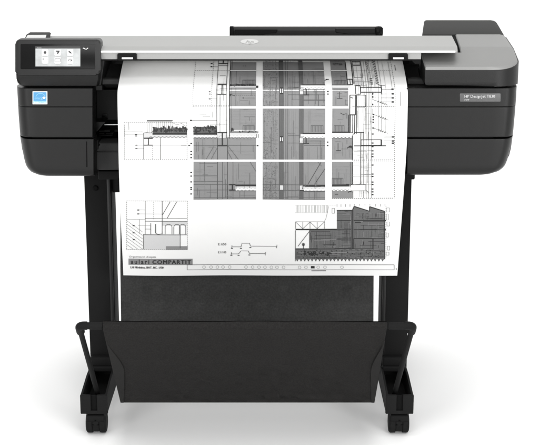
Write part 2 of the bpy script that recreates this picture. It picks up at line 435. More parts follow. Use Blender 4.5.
# dark gap between the bar's end and the cover
bm = bmesh.new()
gp = [(notch_x(.075) - 0.022, 0.075), (notch_x(.075) - 0.0005, 0.075), (notch_x(.296) - 0.0005, 0.296), (notch_x(.296) - 0.022, 0.296)]
t_ = [bm.verts.new((x, y, ztop(y) - 0.004)) for x, y in gp]; u_ = [bm.verts.new((x, y, 0.81)) for x, y in gp]
bm.faces.new(t_); bm.faces.new(u_[::-1])
for i in range(4): bm.faces.new((t_[i], u_[i], u_[(i + 1) % 4], t_[(i + 1) % 4]))
bm_obj('notch_gap', bm, 'deep', RC)
# rear cover
rp = []
bm = bmesh.new()
prev = None
for (y, dz_, dx) in ((0.300, -0.03, 0), (0.300, -0.001, 0), (0.304, 0.0, 0.0), (0.36, 0.0, 0.0), (0.405, 0.0, 0.0), (0.42, -0.001, 0.001), (0.428, -0.004, 0.003), (0.430, -0.06, 0.004)):
    z = ztop(y) + dz_; xr = 0.5435 - dx
    xl = X_(422, 34, 0.30) + (X_(424.2, 20, 0.43) - X_(422, 34, 0.30)) * (y - 0.30) / 0.13
    r = [(xl, z - 0.07), (xl, z - 0.004), (xl + 0.002, z - 0.001), (xl + 0.006, z), (xr - 0.016, z), (xr - 0.010, z - 0.001), (xr - 0.005, z - 0.003), (xr - 0.001, z - 0.009), (xr, z - 0.07)]
    vs = [bm.verts.new((x, y, zz)) for x, zz in r]
    if prev:
        for i in range(len(vs) - 1): bm.faces.new((prev[i], prev[i + 1], vs[i + 1], vs[i]))
    prev = vs
bm_obj('rear_cover', bm, 'rear', RC, 30)

# ---- scanner bar
LB = 0.010                                       # front lip pushed forward so its overhang shades the top of the paper
xb0, xb1 = X_(40, 39, 0.16), X_(451.3, 34.5, 0.22)
zr_ = Z_(35.6, 0.245)
def yy(d): return LB + d
bar_prof = [(0.245, zr_ - 0.02), (0.245, zr_ - 0.003), (0.242, zr_)]
bar_prof += [(yy(.033), Z_(46.5, yy(.033))), (yy(.022), Z_(48.3, yy(.022))), (yy(.015), Z_(49.8, yy(.015))), (yy(.012), Z_(50.8, yy(.012))), (yy(.012), Z_(52.6, yy(.012)))]
def bar_end(y): return 0.392 + (0.4078 - 0.392) * (y - LB) / 0.20
bm = bmesh.new(); add_prism(bm, [Vector((xb0, y, z)) for y, z in bar_prof[::-1]], [Vector((bar_end(y), y, z)) for y, z in bar_prof[::-1]])
SB = bm_obj('scanner_bar', bm, 'silver', P, 12)
xprism('edge_lip', X_(100.9, 51, LB), X_(455.5, 52, yy(0)), [(yy(.014), Z_(50.7, yy(.014))), (yy(.002), Z_(51.2, yy(.002))), (yy(0), Z_(52.3, yy(0))), (yy(.002), Z_(52.9, yy(.002))), (yy(.014), Z_(53.2, yy(.014)))], 'lip', SB, sharp=50)
fs0, fs1 = yy(.006), yy(.013)
xprism('front_strip', X_(100.9, 56, LB), X_(421, 56, fs0), [(fs1, Z_(52.8, fs1)), (fs0, Z_(53.2, fs0)), (fs0, Z_(59.2, fs0)), (fs0 + .004, Z_(60, fs0 + .004)), (fs1, Z_(60, fs1))], 'strip', SB, sharp=30)
xprism('edge_gasket', X_(101, 60, fs0), X_(421, 60, fs0), [(fs0 + .004, Z_(59.3, fs0 + .004)), (fs0 - .0015, Z_(59.6, fs0 - .0015)), (fs0 - .0015, Z_(60.5, fs0 - .0015)), (fs0 + .004, Z_(60.7, fs0 + .004))], 'black', SB)
xprism('scan_unit', X_(101.5, 56, fs1), X_(419.8, 56, fs1), [(fs1 - .001, Z_(53.6, fs1)), (fs1 - .001, Z_(60, fs1) + .001), (0.13, Z_(60, fs1) + .004), (0.24, 0.815), (0.24, zr_ - 0.021), (0.10, Z_(46.5, 0.10) - 0.012)], 'bounce', SB)  # underside made pale to bounce light onto the sheet below
# emblem on the bar's top
pA = Vector((0, yy(.033), Z_(46.5, yy(.033)))); pB = Vector((0, 0.242, zr_))
nrm = Vector((1, 0, 0)).cross(pB - pA).normalized()
def bar_surf(px, py, off):
    d = ray(px, py); t = (pA + nrm * off - CAM).dot(nrm) / d.dot(nrm); return CAM + d * t
pr = Print(bar_surf, dz=0.0004)
pr.disc(249.5, 41.6, 9.0, 2.5, 'badge', 1, 40)
pr.text('h', 244.6, 43.2, 4.4, 'silver', 2, 0.35, 0.0, width=4.6)
pr.text('p', 249.3, 43.2, 4.4, 'silver', 2, 0.35, 0.0, width=4.8)
pr.build('emblem', SB)
# clips over the paper's edges
for (x0, x1, sx0, sx1) in ((117.3, 136.6, 121.8, 133.0), (388.6, 408.0, 393.0, 403.8)):
    c = plate('edge_clip', rring(x0, 53.6, x1, 60.6, (1.4, 1.4, 0, 0)), fs0 - .005, 0.012, 'black', SB, 0.001, 2)
    plate('clip_slot', rring(sx0, 57.4, sx1, 59.2, 0.3), fs0 - .005, 0.003, 'pale', SB, 0.0003, 1, off=0.0008)
zc0 = Z_(40.6, 0.12) - 0.002
xprism('bar_support', X_(25.5, 41, 0.13), X_(101, 56, 0.06), [(0.07, 0.765), (0.07, Z_(47.5, 0.07) - 0.008), (0.115, zc0 - 0.008), (0.29, zr_ - 0.010), (0.35, zr_ - 0.02), (0.35, 0.765)], 'dark', SB, 0.002)
box('rear_chassis', (X_(100, 60, 0.1), 0.346, Z_(176, 0.125) + 0.02), (X_(421, 60, 0.1) + 0.01, 0.47, 0.80), 'black', P, 0.006)
# left end cap of the bar: pale window in a dark frame
fc = lambda py: 0.12 + (40.5 - py) * 0.014
plate('end_cap', [(23.2, 41), (26.5, 34.6), (27.8, 33.6), (47.4, 33.6), (48.8, 34.6), (47, 41)], fc, 0.03, 'black', SB, 0.001, 2)
plate('end_cap_window', [(24.6, 40.2), (27.8, 34.8), (46.4, 34.8), (45.0, 40.2)], fc, 0.004, 'capwin', SB, 0.0005, 1, off=0.0025)

# ---- roll cover at the back
RV = xprism('roll_cover', X_(231, 30, 0.44), X_(381.5, 30, 0.44), [(0.43, 0.78), (0.43, Z_(30.5, 0.43)), (0.434, Z_(27.2, 0.434)), (0.442, Z_(26.5, 0.442)), (0.50, Z_(26.6, 0.50)), (0.50, 0.78)], 'dark', P, 0.0015)
plate('roll_cover_flap', [(235, 29.5), (277.5, 29.5), (276, 33.2), (266, 33.2), (264, 34.5), (235, 34.5)], 0.43, 0.004, 'black', RV, 0.0008, 1, off=0.003)
plate('roll_cover_flap', [(335.5, 28.4), (375, 28.4), (375, 33.4), (360, 33.6), (349, 34.2), (336, 32.4)], 0.43, 0.004, 'dark', RV, 0.0008, 1, off=0.003)
plate('roll_cover_end', rring(229.6, 27.0, 233.4, 38, 0.7), 0.425, 0.025, 'black', RV, 0.001, 2)
plate('roll_cover_end', [(375.5, 27.6), (379, 27.2), (382, 27.4), (383.2, 28.5), (382.6, 31), (383.0, 34), (382, 38), (377, 38), (376.2, 32)], 0.425, 0.025, 'black', RV, 0.001, 2)
pr = Print(plane_surf(0.425), dz=0.0006)
for (x, y, ww, hh) in ((377.6, 29.5, .7, 2.4), (380.6, 31.5, .8, 2.6), (378.8, 33.2, .6, 1.6)): pr.fill(x, y, x + ww, y + hh, 'rear', 1)
pr.build('latch_detail', RV)

# ---- control panel
cp = lambda py: 0.032 - (py - 40) * 0.0016
CPN = plate('control_panel', rring(15.2, 39.6, 100.6, 75.2, (4.2, 4.2, 5.0, 3.2), 7), cp, 0.035, 'dark', P, 0.005, 5)
plate('panel_glass', rring(20.6, 44.0, 95.2, 69.0, 0.8), cp, 0.006, 'glass', CPN, 0.0006, 2, off=0.0008)
cps = lambda px, py, off: W(px, py, cp(py)) - Vector((0, 0.0012 + off, 0.0))
pr = Print(cps, dz=0.0003)
pr.fill(35.4, 46.4, 80.4, 48.6, 'lcdk', 1); pr.fill(35.6, 48.6, 80.4, 66.4, 'lcd', 1)
pr.text('Home', 37.0, 48.2, 1.8, 'lcdg', 2)
pr.build('screen', CPN)
pr = Print(cps, dz=0.0003)
pr.poly([(84.0, 47.6), (86.2, 49.2), (85.2, 49.4), (82.6, 48.2)], 'pale', 2); pr.poly([(85.6, 49.5), (88.0, 47.6), (88.4, 48.3), (86.4, 49.7)], 'pale', 2)
pr.build('indicator_mark', CPN)
def icon(cx, cy, kind):
    pr = Print(cps, dz=0.0003)
    pr.poly(rring(cx - 3.1, cy - 3.2, cx + 3.1, cy + 3.2, 1.0), 'lcdw', 2)
    if kind == 0: pr.disc(cx, cy, 1.4, 1.4, 'lcdk', 3)
    if kind == 1:
        pr.fill(cx - 2.0, cy - 1.8, cx + 2.0, cy - 0.7, 'lcdk', 3); pr.poly([(cx - .2, cy - .7), (cx + 1.8, cy - .7), (cx + .2, cy + 1.8), (cx - .6, cy + 1.6)], 'lcdk', 3)
    if kind == 2: pr.poly([(cx - 2, cy - 1.2), (cx - .2, cy - 1.4), (cx + 2, cy + .8), (cx + 1.0, cy + 1.2), (cx - .4, cy + .5)], 'lcdk', 3)
    if kind == 3: pr.disc(cx - 1.9, cy - 1.2, .6, .6, 'lcdk', 3); pr.disc(cx + 2.2, cy - 1.2, .5, .5, 'lcdg', 3)
    if kind == 4: pr.rect(cx - 2.6, cy - 1.7, cx + 2.6, cy + 1.5, .45, 'lcdk', 3); pr.line(cx - 2.6, cy - .9, cx + 2.6, cy - .9, .4, 'lcdg', 3)
    if kind == 5: pr.ring(cx, cy, 1.4, 1.3, .6, 'lcdk', 3, 12, 150, 420); pr.line(cx + .2, cy, cx + 1.8, cy + .2, .5, 'lcdk', 3)
    pr.fill(cx - 2.0, cy + 3.9, cx + 2.0, cy + 4.35, 'lcdg', 2)
    pr.build('icon', CPN)
for i, (x, y) in enumerate(((45.2, 52.4), (57.8, 52.4), (70.2, 52.4), (45.2, 60.2), (57.8, 60.2), (70.2, 60.2))): icon(x, y, i)
# chin under the control panel
ch = plate('panel_chin', [(15.8, 74), (97.5, 74), (98.2, 80), (97.6, 86.6), (24, 86.6), (20, 85.6), (17.2, 83), (16.2, 79)], lambda py: -0.018 + 0.0022 * max(0, py - 79), 0.30, 'dark', P, 0.004, 4)
pr = Print(plane_surf(lambda py: -0.0185), dz=0.0008)
# left bracket between panel and guide
plate('hinge_bracket', [(97.5, 61.0), (99.5, 58.8), (103.2, 58.8), (104.2, 60), (102.4, 74), (101.2, 86), (97.8, 86)], 0.03, 0.12, 'dark', P, 0.003, 3)

# ---- paper guides at both ends of the slot
for (x0, x1) in ((102.5, 124), (405.5, 421.8)):
    xa, xb = X_(x0, 72, 0.10), X_(x1, 72, 0.10)
    g = xprism('paper_guide', xa, xb, [(0.20, 0.79), (0.158, Z_(64, 0.158)), (0.105, Z_(77, 0.105)), (0.060, Z_(78.2, 0.060)), (0.052, Z_(79.5, 0.052)), (0.052, Z_(84.3, 0.052)), (0.10, Z_(85.2, 0.10)), (0.2, 0.74)], 'door', P, 0.0015)

# ---- items in the open bay left of the paper
pw = 0.118
plate('access_door', rring(95.2, 90, 123, 119.8, 0.8), pw, 0.006, 'door', P, 0.002, 2)
plate('door_latch', rring(102.0, 113.6, 107.4, 117.4, 0.4), pw, 0.004, 'dark', P, 0.001, 2, off=0.003)
plate('bay_wedge', [(93.2, 121.8), (105.6, 121.8), (104, 124.5), (97.5, 131), (93.4, 134.5)], 0.07, 0.06, 'dark', P, 0.002, 2)
tube('guide_rod', [W(104.5, 124.7, 0.09), W(128, 124.7, 0.09)], 0.0016, 'chrome', P)
bm = bmesh.new()
for (x0, y0, x1, y1) in ((99, 130.6, 110, 131.9), (114.5, 130.4, 118.5, 131.8), (98.5, 135.2, 112.5, 136.0), (99, 133.4, 104, 134.4), (106, 133.6, 113, 134.6)):
    a, b = W(x0, y1, 0.11), W(x1, y0, 0.11); add_box(bm, (a.x, 0.11, a.z), (b.x, 0.13, b.z), 0.0006)
bm_obj('carriage_rail', bm, 'rear', P)
plate('waste_cover', [(98.5, 143), (122, 143), (122, 170.3), (94.8, 170.3), (94.8, 151), (98.5, 150)], 0.06, 0.06, 'door', P, 0.004, 3)
plate('waste_cover_rib', [(98.5, 151.2), (122, 151.2), (122, 152.2), (95.4, 152.2)], 0.058, 0.004, 'dark', P, 0.0006, 1)
plate('bay_post', [(94.6, 140), (98.2, 140), (98.0, 149.5), (95, 150.2)], 0.05, 0.05, 'black', P, 0.001, 2)
# underside rail joining the two housings
xprism('base_rail', X_(98, 176, 0.1), X_(415, 176, 0.1), [(0.10, Z_(176, 0.10) + 0.012), (0.10, Z_(178, 0.10) - 0.004), (0.36, Z_(178, 0.10) - 0.004), (0.36, Z_(176, 0.10) + 0.012)], 'black', P, 0.003)

# ---- stand: legs, feet, casters
LY = 0.16
def leg(xo, xi, side):
    """xo: outer X, xi: inner X"""
    zt, zbm = Z_(174, LY), 0.085
    lo, hi = min(xo, xi), max(xo, xi)
    L = box('leg', (lo, LY, zbm), (hi, LY + 0.075, zt), 'steel', P, 0.003)
    # folded inner edge of the sheet-metal leg
    e = 0.008
    bx0 = xi - e if side < 0 else xi
    box('leg_fold', (xi - 0.010 if side < 0 else xi + 0.002, LY - 0.0035, zbm), (xi - 0.002 if side < 0 else xi + 0.010, LY - 0.0005, zt - 0.01), 'dark', L, 0.001)
    bm = bmesh.new()
    c = Vector(((xo + xi) / 2, 0, 0))
    return L
Xo_l, Xi_l = X_(84.0, 180, LY), X_(111.6, 195, LY)
Xo_r, Xi_r = X_(411.8, 180, LY), X_(381.6, 285, LY)
LL = leg(Xo_l, Xi_l, -1); LR = leg(Xo_r, Xi_r, 1)
def screw(px, py, par):
    c = W(px, py, LY)
    bm = bmesh.new(); add_tube(bm, [c + Vector((0, 0.001, 0)), c - Vector((0, 0.003, 0)), c - Vector((0, 0.0045, 0))], [0.0062, 0.0062, 0.0045], 20)
    bm_obj('screw', bm, 'deep', par)
screw(95.5, 188, LL)
# bracket beside the left leg's top
plate('leg_bracket', [(110.8, 174), (124, 174), (124, 192.6), (112.6, 192.6)], LY + 0.01, 0.06, 'black', P, 0.002, 2)
plate('leg_bracket', [(372, 174), (386, 174), (384, 192.6), (372, 192.6)], LY + 0.01, 0.06, 'black', P, 0.002, 2)

def foot(x0, x1):
    """channel foot from Y=-.005 to .60; x0<x1"""
    cx = (x0 + x1) / 2; w2 = (x1 - x0) / 2
    y0 = 0.0; zt0 = Z_(394.5, 0.0); zb0 = Z_(413, 0.0); zt1 = 0.108
    bm = bmesh.new()
    th = 0.0045
    # two side walls, front plate (split round a slot), bottom, rear top
    for (a, b) in ((x0, x0 + th), (x1 - th, x1)):
        add_prism(bm, [Vector((a, y0 + 0.004, zb0)), Vector((a, 0.60, zb0)), Vector((a, 0.60, 0.075)), Vector((a, 0.30, zt1)), Vector((a, 0.10, zt1)), Vector((a, y0 + 0.004, zt0))],
                  [Vector((b, y0 + 0.004, zb0)), Vector((b, 0.60, zb0)), Vector((b, 0.60, 0.075)), Vector((b, 0.30, zt1)), Vector((b, 0.10, zt1)), Vector((b, y0 + 0.004, zt0))])
    add_box(bm, (x0 + th, y0 + 0.006, zb0), (x1 - th, 0.60, zb0 + 0.004))
    add_box(bm, (x0 + th, 0.24, zt1 - 0.012), (x1 - th, 0.45, zt1 - 0.006))
    Ft = bm_obj('foot', bm, 'steel', P)
    # front cap with its slot
    sw = 0.0068
    bm = bmesh.new()
    add_box(bm, (x0 - 0.001, y0 - 0.004, zb0 - 0.001), (cx - sw, y0 + 0.004, zt0), 0.0018)
    add_box(bm, (cx + sw, y0 - 0.004, zb0 - 0.001), (x1 + 0.001, y0 + 0.004, zt0), 0.0018)
    add_box(bm, (cx - sw - .003, y0 - 0.0035, zb0 - 0.001), (cx + sw + .003, y0 + 0.0035, zb0 + 0.007), 0.0012)
    bm_obj('foot_cap', bm, 'steel', Ft)
    bm = bmesh.new(); add_box(bm, (cx - sw - .002, y0 + 0.0015, zb0 + 0.004), (cx + sw + .002, y0 + 0.0035, zt0 - 0.002)); bm_obj('foot_slot', bm, 'deep', Ft)
    # base flange under the leg
    bm = bmesh.new()
    add_box(bm, (x0 + 0.002, LY - 0.022, 0.100), (x1 - 0.002, LY - 0.004, 0.114), 0.004, 3)
    add_box(bm, (x0 + 0.003, LY - 0.018, 0.112), (x1 - 0.003, LY + 0.09, 0.135), 0.005, 3)
    bm_obj('leg_flange', bm, 'steel', Ft)
    return cx
def caster(cx, y):
    r = 0.0245
    C_ = bmesh.new()
    # hood: half shell between and over the wheels
    hw = 0.0215
    prof = [(y + (r - 0.001) * math.cos(math.radians(a)), r + 0.001 + (r + 0.001) * math.sin(math.radians(a))) for a in range(-40, 221, 13)]
    add_prism(C_, [Vector((cx - 0.007, a, b)) for a, b in prof], [Vector((cx + 0.007, a, b)) for a, b in prof])
    add_box(C_, (cx - hw, y - 0.024, r + 0.006), (cx + hw, y + 0.02, 2 * r + 0.001), 0.006, 3)
    add_tube(C_, [Vector((cx, y + 0.006, 2 * r - 0.004)), Vector((cx, y + 0.006, 0.062))], 0.006)
    o = bm_obj('caster', C_, 'black', P)
    for s in (-1, 1):
        b = bmesh.new(); xa, xb = cx + s * 0.0068, cx + s * 0.0225
        add_tube(b, [Vector((xa, y, r)), Vector((xa + s * 0.002, y, r)), Vector((xb - s * 0.003, y, r)), Vector((xb, y, r))], [r - .003, r, r, r - .004], 28)
        bm_obj('wheel', b, 'rubber', o)
    b = bmesh.new()
    for (dx, dz) in ((0, .012), (-.006, .002), (.006, .002)): add_tube(b, [Vector((cx + dx, y - .0235, r + dz)), Vector((cx + dx, y - .0262, r + dz))], .0016, 10)
    bm_obj('caster_rivet', b, 'deep', o)
FL = (X_(81.2, 413, 0.0), X_(107.6, 413, 0.0)); FR = (X_(385.8, 413, 0.0), X_(412.8, 413, 0.0))
for (a, b) in (FL, FR):
    cx = foot(a, b)
    for y in (0.026, 0.57): caster(cx + 0.0012, y)

# ---- catch basket
B = None
RY = -0.245
rz = Z_(325.6, RY)
Xl, Xr = X_(79.0, 326, RY), X_(413.0, 326, RY)
bk = bmesh.new()
add_tube(bk, [Vector((X_(100, 326, RY), RY, rz)), Vector((X_(392, 326, RY), RY, rz))], 0.0058, 20)
B = bm_obj('catch_basket', bk, 'steel', P)
def basket_arm(xc, xin, s, xf):
    # horizontal sleeve, rounded corner piece, strut down to the foot
    pts = [Vector((xin, RY, rz)), Vector((xc - s * 0.016, RY, rz))]
    bm = bmesh.new(); add_tube(bm, [Vector((xin, RY - .001, rz)), Vector((xin + s * .002, RY - .001, rz)), Vector((xc - s * 0.014, RY - .001, rz))], [.0058, .0072, .0072], 20)
    bm_obj('arm_sleeve', bm, 'steel', B)
    bot = Vector((xf, 0.045, 0.078))
    d = (bot - Vector((xc, RY, rz))).normalized()
    cor = [Vector((xc - s * 0.016, RY, rz))]
    for k in range(7):
        t = math.radians(90 * k / 6)
        base = Vector((xc - s * 0.010, RY, rz)) + d * 0.010
        cor.append(base + Vector((s * 0.010, 0, 0)) * math.sin(t) - d * 0.010 * math.cos(t))
    cor.append(Vector((xc, RY, rz)) + d * 0.030)
    cor.append(Vector((xc, RY, rz)) + d * 0.032)
    bm = bmesh.new(); add_tube(bm, cor, [0.0085] * (len(cor) - 1) + [0.0065], 20); bm_obj('corner_joint', bm, 'black', B)
    bm = bmesh.new(); add_tube(bm, [Vector((xc, RY, rz)) + d * 0.028, bot], 0.0056, 18); bm_obj('strut', bm, 'steel', B)
basket_arm(Xl, X_(103, 326, RY), -1, X_(97.3, 393, 0.03)); basket_arm(Xr, X_(388, 326, RY), 1, X_(394.6, 393, 0.03))
# fabric: hem round the rail, front fall, bottom fold, rise behind to the printer's base
def fabric(name, rows, m, th=0.0015, nx=24, wob=0.0015):
    """rows: (xl, xr, y, z)"""
    bm = bmesh.new(); g = []
    for j, (xl, xr, y, z) in enumerate(rows):
        r = []
        for i in range(nx + 1):
            u = i / nx
            dy = wob * (math.sin(u * 9 + j * .35) + .6 * math.sin(u * 23 + 1.3 + j * .2)) * math.sin(math.pi * min(1, max(0, j / (len(rows) - 1))))
            r.append(bm.verts.new((xl + (xr - xl) * u, y + dy, z)))
        g.append(r)
    for a, b in zip(g, g[1:]):
        for i in range(nx): bm.faces.new((a[i], a[i + 1], b[i + 1], b[i]))
    bmesh.ops.solidify(bm, geom=bm.faces[:], thickness=th)
    return bm_obj(name, bm, m, B, 40)
fxl, fxr = X_(103.6, 330, RY), X_(386.4, 330, RY)
yb = -0.022; zb_ = Z_(402.5, yb)
bxl, bxr = X_(120.5, 403, yb), X_(374.5, 403, yb)
rows = []
for k in range(11):          # hem loop over the rail
    t = math.radians(200 - 250 * k / 10); rows.append((fxl, fxr, RY - 0.0092 * -math.cos(t) * 1.0, rz + 0.0092 * math.sin(t)))
rows = [(fxl, fxr, RY + 0.0092 * math.cos(math.radians(a)), rz + 0.0092 * math.sin(math.radians(a))) for a in range(-20, 221, 20)]
ya, za = rows[-1][2], rows[-1][3]
N = 14
for k in range(1, N + 1):
    t = k / N; sag = 0.012 * math.sin(math.pi * t)
    rows.append((fxl + (bxl - fxl) * t, fxr + (bxr - fxr) * t, ya + (yb - ya) * t + sag * 0.5, za + (zb_ - za) * t - sag * 0.6))
fr_ = fabric('basket_fabric', rows, 'fabric')
sy, sz = 0.20, Z_(276, 0.20) + 0.25
sxl, sxr = X_(124.0, 300, 0.19), X_(371.2, 300, 0.19)
rows2 = [(bxl, bxr, yb, zb_)]
for k in range(1, 5):
    t = math.radians(90 * k / 4); rows2.append((bxl + (sxl - bxl) * k / 8, bxr + (sxr - bxr) * k / 8, yb + 0.06 * math.sin(t) * .9, zb_ - 0.004 + 0.012 * (1 - math.cos(t))))
y_, z_ = rows2[-1][2], rows2[-1][3]
xa_, xb_ = rows2[-1][0], rows2[-1][1]
for k in range(1, 15):
    t = k / 14; rows2.append((xa_ + (sxl - xa_) * min(1, t * 2), xb_ + (sxr - xb_) * min(1, t * 2), y_ + (0.20 - y_) * (t ** .7), z_ + (0.60 - z_) * t))
fabric('back_sheet', rows2, 'sheetf')
# turned-in side hems on the front fall
def fall(u, t, off=0.0004):
    sag = 0.012 * math.sin(math.pi * t)
    xl = fxl + (bxl - fxl) * t; xr = fxr + (bxr - fxr) * t
    return Vector((xl + (xr - xl) * u, ya + (yb - ya) * t + sag * .5 - off - 0.002, za + (zb_ - za) * t - sag * .6 - off * .5))
for sd in (-1, 1):
    bm = bmesh.new(); pv = None
    for k in range(21):
        t = 0.12 + 0.875 * k / 20
        lp = 103.6 + (120.5 - 103.6) * t; rp = 386.4 + (374.5 - 386.4) * t
        q_ = min(1, max(0, (t - .12) / .40)); wd_ = .03 + .97 * q_ * q_ * (3 - 2 * q_)
        a_, b_ = (lp + 0.3, lp + 0.3 + (max(lp + 1, 123.4) - lp) * wd_) if sd < 0 else (rp - 0.3 - (rp - min(rp - 1, 371.6)) * wd_, rp - 0.3)
        u0, u1 = (a_ - lp) / (rp - lp), (b_ - lp) / (rp - lp)
        v = [bm.verts.new(fall(u0, t)), bm.verts.new(fall(u1, t))]
        if pv: bm.faces.new((pv[0], pv[1], v[1], v[0]))
        pv = v
    bmesh.ops.solidify(bm, geom=bm.faces[:], thickness=0.0004)
    bm_obj('side_hem', bm, 'hem', B, 40)

# ================================================================== PRINTED SHEET
keys = [(58.0, 0.150), (60.0, 0.128), (62, 0.113), (65, 0.099), (68, 0.085), (75, 0.054), (82, 0.026), (87, 0.0075), (90, -0.001), (92, -0.0045), (96, -0.0075), (104, -0.0105), (118, -0.013), (135, -0.0145), (160, -0.0135), (190, -0.004), (220, 0.012), (250, 0.031), (277, 0.049)]
def Yp(py):
    if py <= keys[0][0]: return keys[0][1]
    for i in range(len(keys) - 1):
        (a, ya_), (b, yb2) = keys[i], keys[i + 1]
        if py <= b:
            m0 = (keys[i + 1][1] - keys[max(i - 1, 0)][1]) / (keys[i + 1][0] - keys[max(i - 1, 0)][0])
            m1 = (keys[min(i + 2, len(keys) - 1)][1] - keys[i][1]) / (keys[min(i + 2, len(keys) - 1)][0] - keys[i][0])
            h = b - a; t = (py - a) / h
            return (2 * t ** 3 - 3 * t ** 2 + 1) * ya_ + (t ** 3 - 2 * t ** 2 + t) * h * m0 + (-2 * t ** 3 + 3 * t ** 2) * yb2 + (t ** 3 - t ** 2) * h * m1
    return keys[-1][1]
def ripple(x, z):
    k = min(1, max(0, (0.76 - z) / 0.25))
    return k * (0.0016 * math.sin(x * 13 + z * 5) + 0.0012 * math.sin(x * 24 - z * 9 + 1)) + 0.0025 * k * k * (x / 0.3) ** 2
def paper_pt(px, py, off):
    Y = Yp(py)
    a = W(269.5, py - 0.5, Yp(py - 0.5)); b = W(269.5, py + 0.5, Yp(py + 0.5))
    t = (b - a).normalized(); n = t.cross(Vector((1, 0, 0))).normalized()
    if n.dot(CAM - a) < 0: n = -n
    q = W(px, py, Y)
    if py < 140: q.x = X_(px, 140, Yp(140))
    q.y += ripple(q.x, q.z)
    return q + n * off
D = empty('printed_drawing', (0, 0.0, 0.3), 'white sheet of architectural drawings hanging out of the plotter', 'drawing')
bm = bmesh.new(); g = []
pys = [58, 59, 60, 61, 62] + [62 + 1.5 * k for k in range(1, 30)] + [110, 116, 122, 130, 140, 152, 164, 176, 188, 200, 212, 224, 236, 248, 260, 270, 275.6]
pl0, pl1 = X_(118.4, 140, Yp(140)), X_(407.0, 140, Yp(140))
ql, qr = X_(123.3, 276, Yp(276)), X_(397.2, 276, Yp(276))
g.append([bm.verts.new((pl0 + (pl1 - pl0) * i / 80, 0.33, 0.806)) for i in range(81)])
for py in pys:
    c = W(269.5, py, Yp(py))
    s = max(0, (py - 140) / 136); s = s
    xl = pl0 + (ql - pl0) * s; xr = pl1 + (qr - pl1) * s
    g.append([bm.verts.new((xl + (xr - xl) * i / 80, c.y + ripple(xl + (xr - xl) * i / 80, c.z), c.z)) for i in range(81)])
for a, b in zip(g, g[1:]):
    for i in range(80): bm.faces.new((a[i], a[i + 1], b[i + 1], b[i]))
bmesh.ops.recalc_face_normals(bm, faces=bm.faces[:])
bmesh.ops.solidify(bm, geom=bm.faces[:], thickness=0.00025)
SH = bm_obj('paper_sheet', bm, 'paper', D, 60)

R = random.Random(3)
def newp(): return Print(paper_pt, step=3.0, dz=0.00028)
def ibeam(p, x0, y0, x1, y1, t=1.0, m='ink'):
    p.fill(x0, y0 - t / 2, x1, y0 + t / 2, m, 4); p.fill(x0, y1 - t / 2, x1, y1 + t / 2, m, 4)
    c = (x0 + x1) / 2; p.fill(c - t / 2, y0, c + t / 2, y1, m, 4)
def wavy(p, x0, x1, y, amp=1.2, per=3.6, m='paper', wd=1.6, layer=4):
    n = int((x1 - x0) / per * 4); pts = [(x0 + (x1 - x0) * k / n, y + amp * abs(math.sin(math.pi * (x1 - x0) * k / n / per)) * -1 + amp / 2) for k in range(n + 1)]
    p.path(pts, wd, m, layer)
def dots(p, pts, w=1.6, h=1.1, m='ink'):
    for x, y in pts: p.fill(x - w / 2, y - h / 2, x + w / 2, y + h / 2, m, 4)
def fence(p, x0, x1, y0, y1, n=8, m='inkm'):
    p.line(x0, y0, x1, y0, .5, m)
    for k in range(n + 1): p.line(x0 + (x1 - x0) * k / n, y0, x0 + (x1 - x0) * k / n, y1, .35, m)
def blobs(p, x0, x1, y, h, m='ink', n=18):
    for k in range(n):
        x = x0 + (x1 - x0) * (k + R.random()) / n
        p.disc(x, y - h * R.random() * .7, .5 + R.random() * .8, .5 + R.random() * h * .45, m if R.random() < .7 else 'inkm', 3 + (k % 2), 8)
def hatchv(p, x0, y0, x1, y1, n, m='inkl', wd=.3, layer=2):
    for k in range(n):
        x = x0 + (x1 - x0) * (k + .5 + R.uniform(-.2, .2)) / n; p.line(x, y0, x, y1, wd, m, layer)
def hatchh(p, x0, y0, x1, y1, n, m='inkl', wd=.3, layer=2):
    for k in range(n):
        y = y0 + (y1 - y0) * (k + .5 + R.uniform(-.2, .2)) / n; p.line(x0, y, x1, y, wd, m, layer)

def busy(p, x0, y0, x1, y1, n, m='inkm', wd=.26, layer=3):
    for k in range(n):
        if R.random() < .5:
            x = R.uniform(x0, x1); a = R.uniform(y0, y1); b = min(y1, a + R.uniform(.2, .8) * (y1 - y0)); p.line(x, a, x, b, wd, m if R.random() < .5 else 'inkl', layer)
        else:
            y = R.uniform(y0, y1); a = R.uniform(x0, x1); b = min(x1, a + R.uniform(.2, .8) * (x1 - x0)); p.line(a, y, b, y, wd, m if R.random() < .5 else 'inkl', layer)
# --- left half of the tall section (columns A)
p = newp()
p.fill(229.5, 60, 256, 106.2, 'tone'); p.fill(229.5, 108.6, 256, 130.0, 'tone')
p.fill(193.5, 138.0, 256, 159.6, 'tone'); p.fill(193.5, 161.8, 256, 199.4, 'tone')
p.fill(229.5, 130, 256, 138, 'tonel')
p.line(229.5, 71.2, 256, 71.2, .9, 'paper', 5)
p.dash(193.5, 60, 193.5, 107, .4); p.dash(193.5, 71, 229, 71, .4); p.dash(212, 60, 212, 107, .45); p.dash(193.5, 106, 229, 106, .8, 'inkm', 3, 1.4, .9)
for x in (217, 226.6): p.line(x, 60, x, 138, .5, 'ink')
p.line(229.6, 60, 229.6, 138, .9, 'ink'); p.line(231.3, 60, 231.3, 130, .35, 'inkm'); p.line(236, 71, 236, 106, .3, 'inkm'); p.line(240, 108.6, 240, 126, .3, 'inkl')
p.line(221.8, 60, 221.8, 64, 1.0); p.line(217, 64, 227, 64, .9); p.line(217, 66, 227, 66, .4, 'inkm')
ibeam(p, 217.6, 84.8, 226.8, 94.4, 1.0)
dots(p, [(210, 64), (210, 67.2), (210, 92), (210, 94.2), (210, 99)], 1.8, .9)
for y in (67.2, 94.2, 99): p.line(210, y, 217, y, .35, 'inkm')
